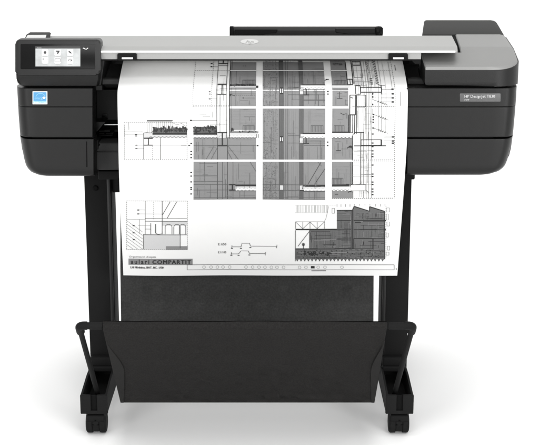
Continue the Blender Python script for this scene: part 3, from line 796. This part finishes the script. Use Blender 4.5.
# upper slab with balustrade
p.fill(230, 85.6, 256, 86.6, 'inkm', 3); p.fill(230, 86.6, 256, 88.0, 'tonel', 3); p.line(230, 84.8, 256, 84.8, .5)
blobs(p, 229.8, 239, 86.2, 1.8, 'ink', 9); blobs(p, 240, 255, 86, 1.0, 'ink', 12)
fence(p, 242.5, 255, 80.4, 85, 9, 'inkm'); p.line(230, 94, 256, 94, .4, 'inkm'); p.dash(230, 95.5, 256, 95.5, .3)
p.disc(230.6, 95, .8, 1.2); p.line(231, 94.5, 235, 96, .5); dots(p, [(243.4, 98)], 1.2, 1.4, 'inkm'); dots(p, [(242.5, 66.5), (245, 66.5)], .8, .8, 'inkm')
hatchh(p, 245, 95, 256, 105, 6); hatchh(p, 230, 110, 256, 124, 5)
dots(p, [(257.2, 87.2)], 2.2, 2.2); dots(p, [(191.2, 120.5)], 1.8, 1.4); p.line(191, 120.5, 217, 120.5, .5, 'inkm')
fence(p, 243, 254.5, 125.6, 131, 9)
# garden band
p.fill(193.5, 126.8, 217, 133, 'inkm', 1); blobs(p, 194, 217, 129.5, 4, 'ink', 24); blobs(p, 194, 217, 131.8, 2.0, 'ink', 20)
p.fill(193.5, 133, 217, 134.8, 'ink', 2); p.fill(193.5, 134.8, 229, 137.8, 'tonel', 2)
p.fill(229.6, 131.4, 258.5, 132.6, 'inkm', 3); p.fill(229.6, 133.0, 258, 137.4, 'tonel', 2); blobs(p, 231, 234, 131.4, 3.2, 'ink', 4); blobs(p, 238, 256, 132.2, 1.0, 'ink', 10)
wavy(p, 193.5, 217, 137.8, 1.4, 3.6, 'inkm', .5, 5); wavy(p, 226, 256, 137.8, 1.4, 3.6, 'inkm', .5, 5)
wavy(p, 193.5, 217, 136.6, 1.4, 3.6, 'paper', 1.2, 4); wavy(p, 230, 256, 136.6, 1.4, 3.6, 'paper', 1.2, 4)
for x in (256.5, 258.5): p.line(x, 134, x, 138, .5, 'inkm')
p.fill(217, 133, 227.5, 138, 'tonel', 2)
ibeam(p, 217.5, 132.6, 227.2, 145.6, 1.1); p.line(193.5, 145.5, 256, 145.5, .45, 'inkm')
for x, a in ((204.5, 'inkl'), (213, 'inkl'), (217.5, 'ink'), (227.5, 'ink')): p.line(x, 138, x, 159.6, .5, a)
for s in ((214, 146, 206, 159.5), (217.2, 148, 211, 159.5), (228, 146, 238.5, 159.5), (227.5, 151, 232, 159.5)): p.line(*s, .45, 'inkm')
hatchh(p, 193.5, 148, 216, 158, 3); hatchh(p, 228, 148, 256, 158, 2)
for x, a in ((200, 'inkl'), (204.5, 'inkm'), (217.5, 'ink'), (222.5, 'inkm'), (227.5, 'ink'), (233, 'inkm')): p.line(x, 161.8, x, 199.4 if x > 210 else 182, .45, a)
for y, x1 in ((175.8, 217), (181.5, 223), (184.5, 235), (190, 230), (197.6, 256)): p.line(193.5, y, x1, y, .45, 'inkm')
hatchh(p, 193.5, 168, 217, 174, 2); hatchh(p, 193.5, 190.5, 217, 197, 3); hatchh(p, 234, 191, 256, 197, 2); hatchh(p, 234, 164, 256, 183, 4)
ibeam(p, 229.2, 184.6, 235.4, 190, 1.0); p.fill(235.5, 184.6, 256, 186.4, 'ink', 3); p.fill(235.5, 186.4, 256, 190.3, 'tonel', 2); wavy(p, 236, 256, 189.4, 1.5, 3.8, 'paper', 1.5, 4); p.line(229, 191, 256, 191, .4, 'inkm')
p.line(250, 161.8, 256, 171.5, .4, 'inkm'); p.line(193.5, 199.2, 256, 199.2, .5, 'inkm')
dots(p, [(191.2, 143.4), (191.2, 151.5), (191.2, 154.3), (191.2, 157.6), (191.2, 172.4), (191.2, 176), (191.2, 181.8), (191.2, 187.4), (191.2, 189.2), (191.2, 193.8)], 1.7, 1.2)
dots(p, [(257.6, 145.6)], 1.8, 1.3)
for b_ in ((232, 72, 255, 84, 8), (232, 88, 255, 105, 12), (232, 109, 255, 125, 10), (194, 138.5, 216, 159, 9), (228, 139, 255, 159, 9), (194, 163, 217, 198, 16), (218, 163, 232, 198, 8), (235, 163, 255, 198, 12), (194, 110, 228, 126, 6), (213, 62, 229, 106, 10)): busy(p, *b_)
for x in (219.4, 220.6, 224.2): p.line(x, 95, x, 132, .3, 'inkl')
p.build('section_drawing', D)

# --- middle part (columns B)
p = newp()
for (a, b) in ((60, 106.2), (108.6, 159.6), (161.8, 199.4)): p.fill(262.6, a, 325, b, 'tone')
p.line(262.6, 71.2, 325, 71.2, .9, 'paper', 5)
for (a, b) in ((60, 106.2), (108.6, 159.6), (161.8, 199.4)):
    p.fill(279.2, a, 283.4, b, 'toned', 2); p.fill(299.4, a, 303.2, b, 'toned', 2)
    for x, m_ in ((276, 'inkl'), (279.2, 'inkm'), (283.4, 'inkm'), (285.8, 'inkm'), (287.8, 'inkm'), (299.4, 'inkm'), (303.2, 'inkm')): p.line(x, a, x, b, .45, m_)
    hatchv(p, 263, a, 276, b, 9, 'inkl', .22); hatchh(p, 263, a, 276, b, 14, 'inkl', .22); hatchv(p, 288, a, 299, b, 5, 'inkl', .22)
def storey(p, ys, x0=300.5, x1=325):
    p.fill(x0 + 2, ys - 2.2, x1, ys - 1.0, 'ink', 3); p.fill(x0, ys - 1.0, x1, ys + .6, 'paper', 4); p.fill(x0, ys + .6, x1, ys + 2.4, 'tonel', 3)
    wavy(p, x0 + 3, x1, ys + 1.9, 1.5, 3.8, 'paper', 1.3, 5)
    p.line(288, ys + .4, 300, ys + .4, .4, 'inkm'); p.line(288, ys + 7.8, 325, ys + 7.8, .4, 'inkm')
    ibeam(p, 303.2, ys + 2.2, 309, ys + 8.0, .9); ibeam(p, 280, ys + 1.4, 283.2, ys + 6.6, .9); p.fill(280, ys + 2, 283, ys + 6, 'tonel', 3)
    p.fill(299.8, ys + 2.6, 303, ys + 7.4, 'tonel', 3)
storey(p, 87.0); storey(p, 135.2)
p.line(303.5, 100.2, 325, 100.2, 1.0, 'inkm'); p.line(316.5, 90, 316.5, 100, .4, 'inkm'); hatchv(p, 304, 72, 324, 84, 6, 'inkl', .25); hatchh(p, 304, 74, 324, 84, 3, 'inkl', .25)
fence(p, 311, 323, 125.6, 132, 8); p.line(310, 110, 310, 124, .3, 'inkl'); hatchh(p, 304, 112, 325, 122, 3, 'inkl', .25)
p.line(304, 141, 325, 141, .4, 'inkm'); p.line(304, 145.4, 325, 145.4, .45, 'inkm')
p.fill(305, 184.5, 325, 186.6, 'ink', 3); p.fill(303, 186.6, 325, 190.4, 'tonel', 3); wavy(p, 304, 325, 189.2, 1.5, 3.8, 'paper', 1.6, 5)
for y in (184.6, 190.2): p.line(262.6, y, 305, y, .45, 'inkm'); p.line(303, 191.2, 325, 191.2, .4, 'inkm')
p.fill(280, 185.2, 283.2, 189.6, 'tonel', 4); p.fill(299.8, 185.2, 302.8, 189.6, 'tonel', 4); ibeam(p, 300, 185, 305, 190, .8)
for s in ((321, 162, 308, 184), (325, 168.5, 314.5, 184)): p.line(*s, .45, 'ink')
p.line(318, 161.9, 321.5, 166, .35, 'inkm'); p.line(262.6, 199.2, 325, 199.2, .5, 'inkm'); p.line(262.6, 197.4, 325, 197.4, .3, 'inkm')
for (a, b) in ((61, 106), (109, 159), (162, 199)):
    busy(p, 263, a, 278, b, 30, 'inkm', .28); busy(p, 284, a, 299, b, 12); busy(p, 304, a, 324.5, b, 16)
    hatchv(p, 279.4, a, 283.2, b, 4, 'inkm', .3, 3); hatchv(p, 299.6, a, 303, b, 3, 'inkm', .3, 3)
    for k in range(160): dots(p, [(R.uniform(263, 277.5), R.uniform(a, b))], .45, .4, 'inkm')
p.fill(326.2, 79.4, 329.2, 80.2, 'ink', 4); dots(p, [(327.6, 91.8), (327.6, 94.2), (327.6, 142), (327.6, 145.4)], 1.6, 1.2); p.line(325, 80.8, 327, 80, .6)
p.build('section_drawing', D)

# --- right part (columns C)
p = newp()
p.poly([(332, 60), (347.5, 60), (347.5, 62), (332, 62)], 'tone')
p.fill(332, 62, 347.8, 106.2, 'tone'); p.fill(332, 108.6, 348.5, 132, 'tone'); p.fill(332, 132, 352, 159.6, 'tone'); p.fill(332, 161.8, 352, 198.2, 'tone')
p.line(332, 71.2, 352, 71.2, .9, 'paper', 5)
p.dash(352, 71, 394, 71, .35); p.dash(352, 106.6, 394.5, 106.6, .6, 'inkm'); p.dash(394.5, 60, 394.5, 198, .5); p.dash(352, 160, 394.5, 160, .6); p.dash(352, 162, 394.5, 162, .4); p.dash(332, 198.2, 394.5, 198.2, .6)
fence(p, 335, 346, 80.6, 84.8, 8); p.line(332, 85.4, 350, 85.4, .9); p.fill(332, 86, 350, 87.2, 'paper', 4); p.fill(332, 87.2, 348, 88.4, 'tonel', 3); p.line(332, 90, 348, 90, .5, 'inkm')
p.line(339, 92, 339, 98.5, .5); p.line(336.5, 98.5, 342, 98.5, .6); hatchh(p, 332, 73, 347, 79, 3); blobs(p, 334, 345, 65, 1.6, 'inkm', 8)
p.line(347.6, 62, 347.6, 82, 1.0); p.line(353.4, 60, 353.4, 84, .9); p.line(354.6, 60, 354.6, 84, .4, 'inkm')
p.fill(348.2, 64, 353, 79, 'paper', 2); p.rect(347.8, 79.6, 352.8, 85, .8); p.line(350.4, 79.6, 350.4, 85, .7)
for x, m_ in ((363.6, 'inkm'), (366.2, 'inkl'), (368.4, 'inkm'), (371.4, 'inkl'), (378.2, 'inkl'), (381, 'inkl')): p.line(x, 60, x, 198 if x < 372 else 132, .45, m_)
p.rect(354.6, 61.8, 362.8, 65.4, .7); p.rect(355, 66, 363, 78, .4, 'inkm'); p.line(355, 82.2, 372, 82.2, .5, 'inkm'); p.fill(354.8, 79.6, 363.4, 85.4, 'tonel', 2)
p.rect(355.2, 86, 360.0, 94.2, .8); p.rect(360.2, 87.6, 381, 92.4, 1.0); p.line(381, 85.6, 381, 94.4, 1.2); p.line(379, 85.6, 385, 85.6, .5); p.line(379, 94.2, 385, 94.2, .5)
p.rect(349.4, 95.2, 355.2, 114.8, 1.0); p.rect(356.2, 95.2, 365.2, 107, .8); p.line(350, 97.5, 352.5, 98.2, .8)
p.fill(348.6, 115.2, 350.6, 134, 'inkm', 3); p.rect(348.4, 115, 354.4, 134, .9); p.line(352.4, 115, 352.4, 134, .7); p.line(356.3, 107, 356.3, 134, .7); p.line(365, 108, 365, 134, .5, 'inkm')
p.path([(340, 113), (343, 114.6), (346, 113.6)], .5)
for k in range(14): p.line(375.2 + .1 * k, 61 + 1.75 * k, 378.0 + .1 * k, 62.2 + 1.75 * k, .8, 'inkm')
for y in (63, 65, 67, 69): p.line(368.5 + (y - 63) * .1, y, 370.5, y - .4 + 1.2, .8, 'inkm')
for y in (79, 80.8, 82.6, 84.4): p.fill(370.6, y - .5, 373, y + .5, 'inkm', 4)
dots(p, [(372.2, 94), (372.2, 97), (372.2, 104.5), (372.8, 114.5), (372.8, 117), (372.8, 119.6), (372.8, 122.4), (372.8, 128)], 1.3, 1.6)
for s in ((372, 99.6, 387.5, 105.2), (373, 114.4, 388, 120.2), (373, 128, 388, 133.5)):
    p.line(*s, .4, 'ink')
    for k in range(4):
        t = .35 + .14 * k; x = s[0] + (s[2] - s[0]) * t; y = s[1] + (s[3] - s[1]) * t; p.line(x - .5, y + .9, x + .9, y - .9, .5, 'ink')
dots(p, [(392, 89.6), (392, 94), (392, 98), (392, 102)], 2.2, 1.5)
for y in (89.6, 94, 98, 102): p.line(380.5, y, 391, y, .4, 'inkm')
p.line(399.6, 92, 399.6, 106, .4, 'inkm'); p.line(391.6, 62, 391.8, 88, .35, 'inkm'); p.line(398, 65.5, 398.2, 71, .6, 'inkm')
for b_ in ((333, 73, 346, 84, 6), (333, 91, 347, 105, 8), (333, 109, 347, 125, 7), (333, 138, 350, 158, 10), (333, 163, 350, 183, 9), (353.5, 62, 372, 86, 14), (356, 108, 372, 131, 12), (353.5, 147, 372, 159, 10), (353.5, 163, 371, 197, 14), (366, 61, 379, 100, 10)): busy(p, *b_)
for x in (358.4, 370, 374.6, 385.4): p.line(x, 62, x, 131, .28, 'inkl')
# second storey
p.fill(332, 131.6, 350, 132.8, 'ink', 3); p.fill(332, 133, 352.5, 135.4, 'paper', 4); p.fill(332, 135.4, 352, 137.6, 'tonel', 3); wavy(p, 332, 351, 137.0, 1.4, 3.8, 'paper', 1.2, 5); wavy(p, 332, 351, 138.0, 1.4, 3.8, 'inkm', .5, 5)
fence(p, 334, 344, 125.6, 131.6, 7); p.line(338, 143, 338, 150.6, .5); p.line(336, 150.6, 341, 150.6, .9)
p.line(352.6, 134, 352.6, 159.6, 1.0); p.line(360.8, 132, 360.8, 184, .9); p.line(355, 132.4, 364, 132.4, .8); p.rect(361, 139.8, 381, 145.4, .9); p.line(381.5, 139.4, 381.5, 146, 1.1); p.line(354, 145.8, 386, 145.8, .9); p.disc(350.4, 146.6, 1.7, 1.1, 'ink', 4); p.path([(347, 148), (351, 146), (353, 150)], .9)
p.line(368, 132, 368, 139, .6); p.line(363, 132, 363, 139, .4, 'inkm')
dots(p, [(372.6, 134), (372.6, 143), (372.6, 146.6), (372.6, 150.8), (372.6, 154), (372.6, 156.6), (372.6, 165), (372.6, 174), (372.6, 176.4), (372.6, 182), (372.6, 184.4), (372.6, 189), (372.6, 191.8), (372.6, 194.6)], 1.9, 1.2)
for y in (143, 150.8, 154, 165, 174, 176.4, 182, 184.4, 191.8): p.line(349, y, 371, y, .3, 'inkl')
dots(p, [(393, 137), (393, 141), (393, 143.2)], 2.4, 1.4)
for y in (137, 141, 143.2): p.line(384, y, 392, y, .35, 'inkm')
p.line(352.6, 161.8, 352.6, 184, 1.0); p.line(350.4, 161.8, 350.4, 184, .4, 'inkm')
fence(p, 332, 343, 178, 184, 8, 'inkm'); p.fill(332, 184.2, 349, 186.4, 'ink', 3); p.fill(332, 186.4, 351, 190.6, 'paper', 3); wavy(p, 332, 349, 190, 1.4, 3.8, 'inkm', .5, 5)
p.fill(351, 184.8, 365.5, 190.2, 'paper', 4); p.rect(351, 184.6, 365.6, 190.2, .8); p.path([(346, 184), (352, 184.6), (352, 190.6), (348, 192)], 1.0); p.line(352.8, 191, 352.8, 198, .9); p.fill(335, 193.6, 338, 194.6, 'inkm', 3)
p.line(366, 190, 369, 193, .5, 'inkm'); hatchh(p, 332, 164, 350, 176, 3)
p.build('section_drawing', D)

# --- left balcony detail
p = newp()
p.drect(124.6, 122.6, 187, 159.5, wd=.45)
p.line(147.2, 120.6, 173, 120.6, .9); fence(p, 147.6, 172.4, 121.4, 132.6, 13, 'inkl')
p.dash(124.8, 125, 124.8, 137, .5, 'inkl'); p.line(129.2, 122.6, 129.2, 130, .5, 'inkl'); p.path([(173, 122.8), (177, 125), (182, 123.4), (185, 126)], .35, 'inkm')
p.fill(153, 128.6, 187, 133, 'inkm', 1); blobs(p, 152.6, 187, 129.8, 4, 'ink', 34); blobs(p, 152.6, 187, 131.6, 2, 'ink', 30); p.fill(152.6, 133.0, 187, 134.8, 'ink', 2)
p.fill(143.6, 133.2, 152.6, 138, 'tonel', 1); p.fill(152.6, 134.8, 187, 137.2, 'tonel', 1); wavy(p, 149, 187, 137.4, 1.4, 3.9, 'inkm', .5, 5)
p.path([(143.6, 133), (147, 132.4), (150, 133), (152.6, 132.4)], .5, 'inkm'); p.line(143.6, 138, 152.6, 138, .7)
ibeam(p, 144, 138.4, 152.8, 145.2, .9); p.line(143.6, 133, 143.6, 159.5, .5, 'inkm'); p.dash(152.4, 146, 152.4, 159, .45, 'inkl'); p.line(160.4, 138, 160.4, 159.5, .55, 'inkm')
p.line(136, 145.2, 187, 145.2, .4, 'inkm'); p.line(125, 134.6, 143, 134.6, .3, 'inkl'); p.line(137, 148.4, 144, 148.4, .35, 'inkm'); p.line(125, 131.6, 143, 131.6, .3, 'inkl'); p.line(181, 145.2, 186, 145.2, .8, 'inkm')
dots(p, [(136.2, 134.4), (136.2, 136), (136.4, 145.2), (136.4, 148.4), (189.2, 145.4)], 2.0, .9)
p.build('detail_drawing', D)

# --- arcade detail, lower left
p = newp()
p.drect(126.6, 201, 187.4, 249.4, wd=.45)
p.fill(143.8, 235, 180, 249.2, 'tonel', 1); p.fill(166, 246, 187.6, 249.6, 'tone', 2)
p.line(145.2, 201, 145.2, 234, .5, 'inkm'); p.line(143.4, 234, 143.4, 249, .5, 'inkm'); p.dash(153.6, 202, 153.6, 220, .4, 'inkl'); p.line(162.2, 201, 162.2, 234, .6, 'inkm')
for s in ((170.2, 201.6, 162.6, 214.6), (176.8, 201.6, 167.2, 218)): p.line(*s, .6, 'inkm')
for y in (218.4, 221.2): p.line(145, y, 187, y, .5, 'inkm')
p.line(126.6, 219.4, 145, 219.4, .35, 'inkl'); p.fill(162.4, 221.4, 187, 225.6, 'tonel', 1)
for cx, r in ((168.6, 3.4), (177, 3.2), (182.6, 3.2)):
    p.ring(cx, 226.8, r, 2.6, .6, 'inkm', 3, 12, 180, 360); p.line(cx - r, 226.8, cx - r, 234, .6, 'inkm'); p.line(cx + r, 226.8, cx + r, 234, .6, 'inkm')
p.line(143.8, 234.6, 187, 234.6, .6, 'inkm'); p.line(180.2, 226, 180.2, 248, .6, 'inkm'); p.line(150.8, 223, 150.8, 234, .6); p.line(155.6, 224, 155.6, 233, .8, 'inkm'); p.path([(155.6, 233), (158, 234.2), (162, 233.6)], .5, 'inkm'); p.line(145, 229, 151, 229, .4, 'inkm'); p.line(139.6, 219.6, 139.6, 234, .4, 'inkl')
for k in range(13):
    y = 221 + 3.4 * k
    x0, y0, x1, y1 = 127, y, 142.6, y + 11
    if y1 > 249: x1 -= (y1 - 249) * (15.6 / 11); y1 = 249
    if x1 > 129: p.line(x0, y0, x1, y1, .35, 'inkl')
dots(p, [(138.2, 210), (138.2, 213.9), (133.6, 225.6), (133.6, 232.8), (133.8, 239.6)], 2.0, 1.0)
for y, x1 in ((210, 145), (213.9, 162), (225.6, 151)): p.line(138, y, x1, y, .3, 'inkl')
p.build('detail_drawing', D)

# --- scale profiles
p = newp()
for (y0, lab, pts) in ((246, 'E.1/50', [(232, 247), (241, 247), (242, 243.4), (249.6, 243.4), (250.4, 246.2), (277, 246.2)]), (254, 'E.1/100', [(231.4, 254), (238.6, 254), (241, 251), (248.4, 251), (249.4, 253.6), (265.6, 253.6)])):
    p.path(pts, .5, 'inkm'); p.text(lab, 218, y0 - .6, 2.9, 'ink', 3, 0, .01, width=8)
    for (x, y) in (pts[0], pts[-1]): p.line(x, y - 1.6, x - .4, y + 1.8, .5, 'inkm')
    for (x, y) in (pts[0], pts[1], pts[4]): p.fill(x - 1, y + 1.0, x + .9, y + 1.9, 'inkm', 3)
p.build('scale_profile', D)

# --- building section, lower right
p = newp()
p.fill(336.8, 210.2, 352.4, 248.6, 'toned'); p.fill(309.6, 229.6, 336.8, 248.6, 'toned')
p.fill(352.4, 211.3, 384.8, 248.6, 'toned'); p.poly([(352.4, 211.3), (352.4, 210.2), (354.2, 206.2), (369.6, 211.3)], 'toned'); p.poly([(369.6, 211.3), (369.6, 206.6), (384.8, 211.3)], 'toned')
p.fill(295.4, 248.6, 385, 259.2, 'toned')
n = 24
for k in range(n): x = 296 + 89 * k / n; p.poly([(x, 259.2), (x + 2.6, 259.2), (x + 1.3, 261.4)], 'inkm', 2)
p.path([(336.8, 210.2), (352.4, 210.2), (354.2, 206.2), (369.6, 211.2), (369.6, 206.6), (384.8, 211.4)], 1.0)
p.line(295.6, 229.2, 336.8, 229.2, 1.5); p.fill(350.6, 210, 353.6, 250, 'inkm', 2); p.line(352.2, 210, 352.2, 250, 1.0)
for (x0, x1, y) in ((336.8, 351, 220.4), (336.8, 351, 229.6), (336.8, 351, 238.8), (353.6, 384.8, 220.4), (353.6, 384.8, 229.6), (353.6, 384.8, 238.4)): p.line(x0, y, x1, y, .9, 'ink')
p.line(295.6, 248.6, 351, 248.6, 1.2); p.line(351, 248.8, 373, 248.8, .9); p.line(373, 238.4, 373, 249.4, 1.1); p.line(353.8, 238.4, 353.8, 248.8, .9); p.line(384.8, 211.4, 384.8, 259, .8)
p.fill(344, 221.5, 350.5, 228.5, 'inkm', 2); p.fill(344, 231, 350.5, 243, 'inkm', 2); hatchv(p, 337.5, 222, 344, 248, 4, 'inkm', .3); hatchv(p, 311, 231, 336, 247, 11, 'inkm', .3); hatchv(p, 355, 213, 383, 219, 9, 'inkm', .3); hatchv(p, 355, 231, 383, 237.5, 9, 'inkm', .3); hatchh(p, 337, 212, 350, 219, 3, 'inkm', .3); hatchv(p, 297, 250, 384, 258, 36, 'inkm', .35)
busy(p, 310, 231, 336, 248, 26, 'ink', .3); busy(p, 337, 211, 351, 248, 24, 'ink', .32); busy(p, 354, 212, 384, 220, 16, 'ink', .3); busy(p, 354, 221, 384, 238, 30, 'ink', .3); busy(p, 354, 239, 384, 248, 16, 'ink', .3); busy(p, 296, 249, 384, 259, 60, 'ink', .3)
for k in range(70): dots(p, [(R.uniform(297, 384), R.uniform(249.5, 258.5))], .9, .7, 'ink')
p.line(355, 222.4, 361, 222.4, .8); blobs(p, 304, 332, 254, 3.4, 'ink', 34); p.line(342, 250, 342, 258, .8); p.fill(295.4, 252, 300, 258, 'inkm', 2)
p.line(298, 246, 309.4, 231, .6, 'inkm'); p.line(309.4, 230, 309.4, 248.6, .5, 'inkm'); p.disc(303.4, 244.2, 1.4, 1.7, 'inkm', 3); p.line(303.4, 244, 303.4, 248.4, .6); p.line(295.4, 230, 295.4, 261, .6, 'inkm')
hatchv(p, 295.4, 205.2, 328.6, 212.2, 22, 'inkl', .35, 1); p.dash(295.4, 205, 336, 205, .3, 'inkl'); p.dash(295.4, 212.4, 328, 212.4, .3, 'inkl'); p.path([(328.6, 206), (326, 218), (324.4, 221), (324.4, 228.6)], .35, 'inkl')
for k in range(4):
    x = 295.6 + 7.2 * k; p.path([(x, 228.4), (x, 221.6), (x + 7.2, 228.4)] if k % 2 == 0 else [(x, 221.6), (x, 228.4), (x + 7.2, 221.6)], .4, 'inkm')
p.line(295.6, 221.4, 324.4, 221.4, .35, 'inkm'); p.line(324.4, 221.4, 324.4, 228.6, .4, 'inkm')
for x in (337, 341, 345.5, 350, 354.4, 359.5, 365, 370, 375.5, 380.5, 385): p.line(x, 203.8, x, 206.6 if x < 354 or x > 372 else 205.6, .35, 'inkm')
for (x, y, x2, y2) in ((386.4, 208, 389.6, 212), (386.4, 214, 388.4, 220), (387, 222, 389.6, 226), (386.2, 233, 388.4, 237), (387.4, 246, 389.8, 250), (332, 208, 334.6, 213), (386.2, 252, 389, 255)): p.rect(x, y, x2, y2, .35, 'inkm')
for y in (220.5, 229.5): p.disc(385, y, .9, 1.0, 'ink', 4)
p.dash(386, 206, 386, 258, .35, 'inkm')
p.build('building_section', D)

# --- title block and bottom strip
p = newp()
p.text("Organització d'espais", 128.8, 257.6, 2.6, 'inkm', 2, 0, 0, width=27)
p.fill(128.4, 258.7, 192.6, 264.9, 'tone', 1)
p.text('aulari', 130.6, 263.7, 6.2, 'ink', 3, 0, .014, width=18.6, spacing=1.35); p.text('COMPARTIT', 152.0, 263.7, 5.7, 'ink', 3, 0, 0.0, width=38.4, spacing=1.18)
for dx in (0, .22): p.text('LH Mòdulos, BAT, BC, 1/50', 130.2 + dx, 268.3, 2.9, 'ink', 3 + dx, 0, 0.0, width=33)
for dx in (.25, .45): p.text('COMPARTIT', 152.0 + dx, 263.7, 5.7, 'ink', 3 + dx, 0, 0.0, width=38.4, spacing=1.18)
p.build('title_block', D)
p = newp()
p.rect(187.2, 264.6, 394.2, 269.6, .45, 'inkm')
for x in (204, 211, 217.4, 223, 229.6, 246, 252.6, 259, 265, 271.4, 277, 283.6, 299.6, 306, 318.2, 325, 342): p.ring(x, 267.1, 1.45, 1.35, .3, 'inkl', 3, 12)
p.fill(311, 265.8, 314.6, 268.2, 'ink', 3); p.line(311.5, 270.6, 326, 270.6, .9, 'inkm'); p.fill(396, 268, 396.6, 269.6, 'inkm', 3)
p.build('index_strip', D)

# ------------------------------------------------------------------ undo the roots' offsets on their direct parts (geometry was laid out in world space)
for root in (P, D):
    inv = Matrix.Translation(-root.location)
    for ch in root.children: ch.matrix_parent_inverse = inv
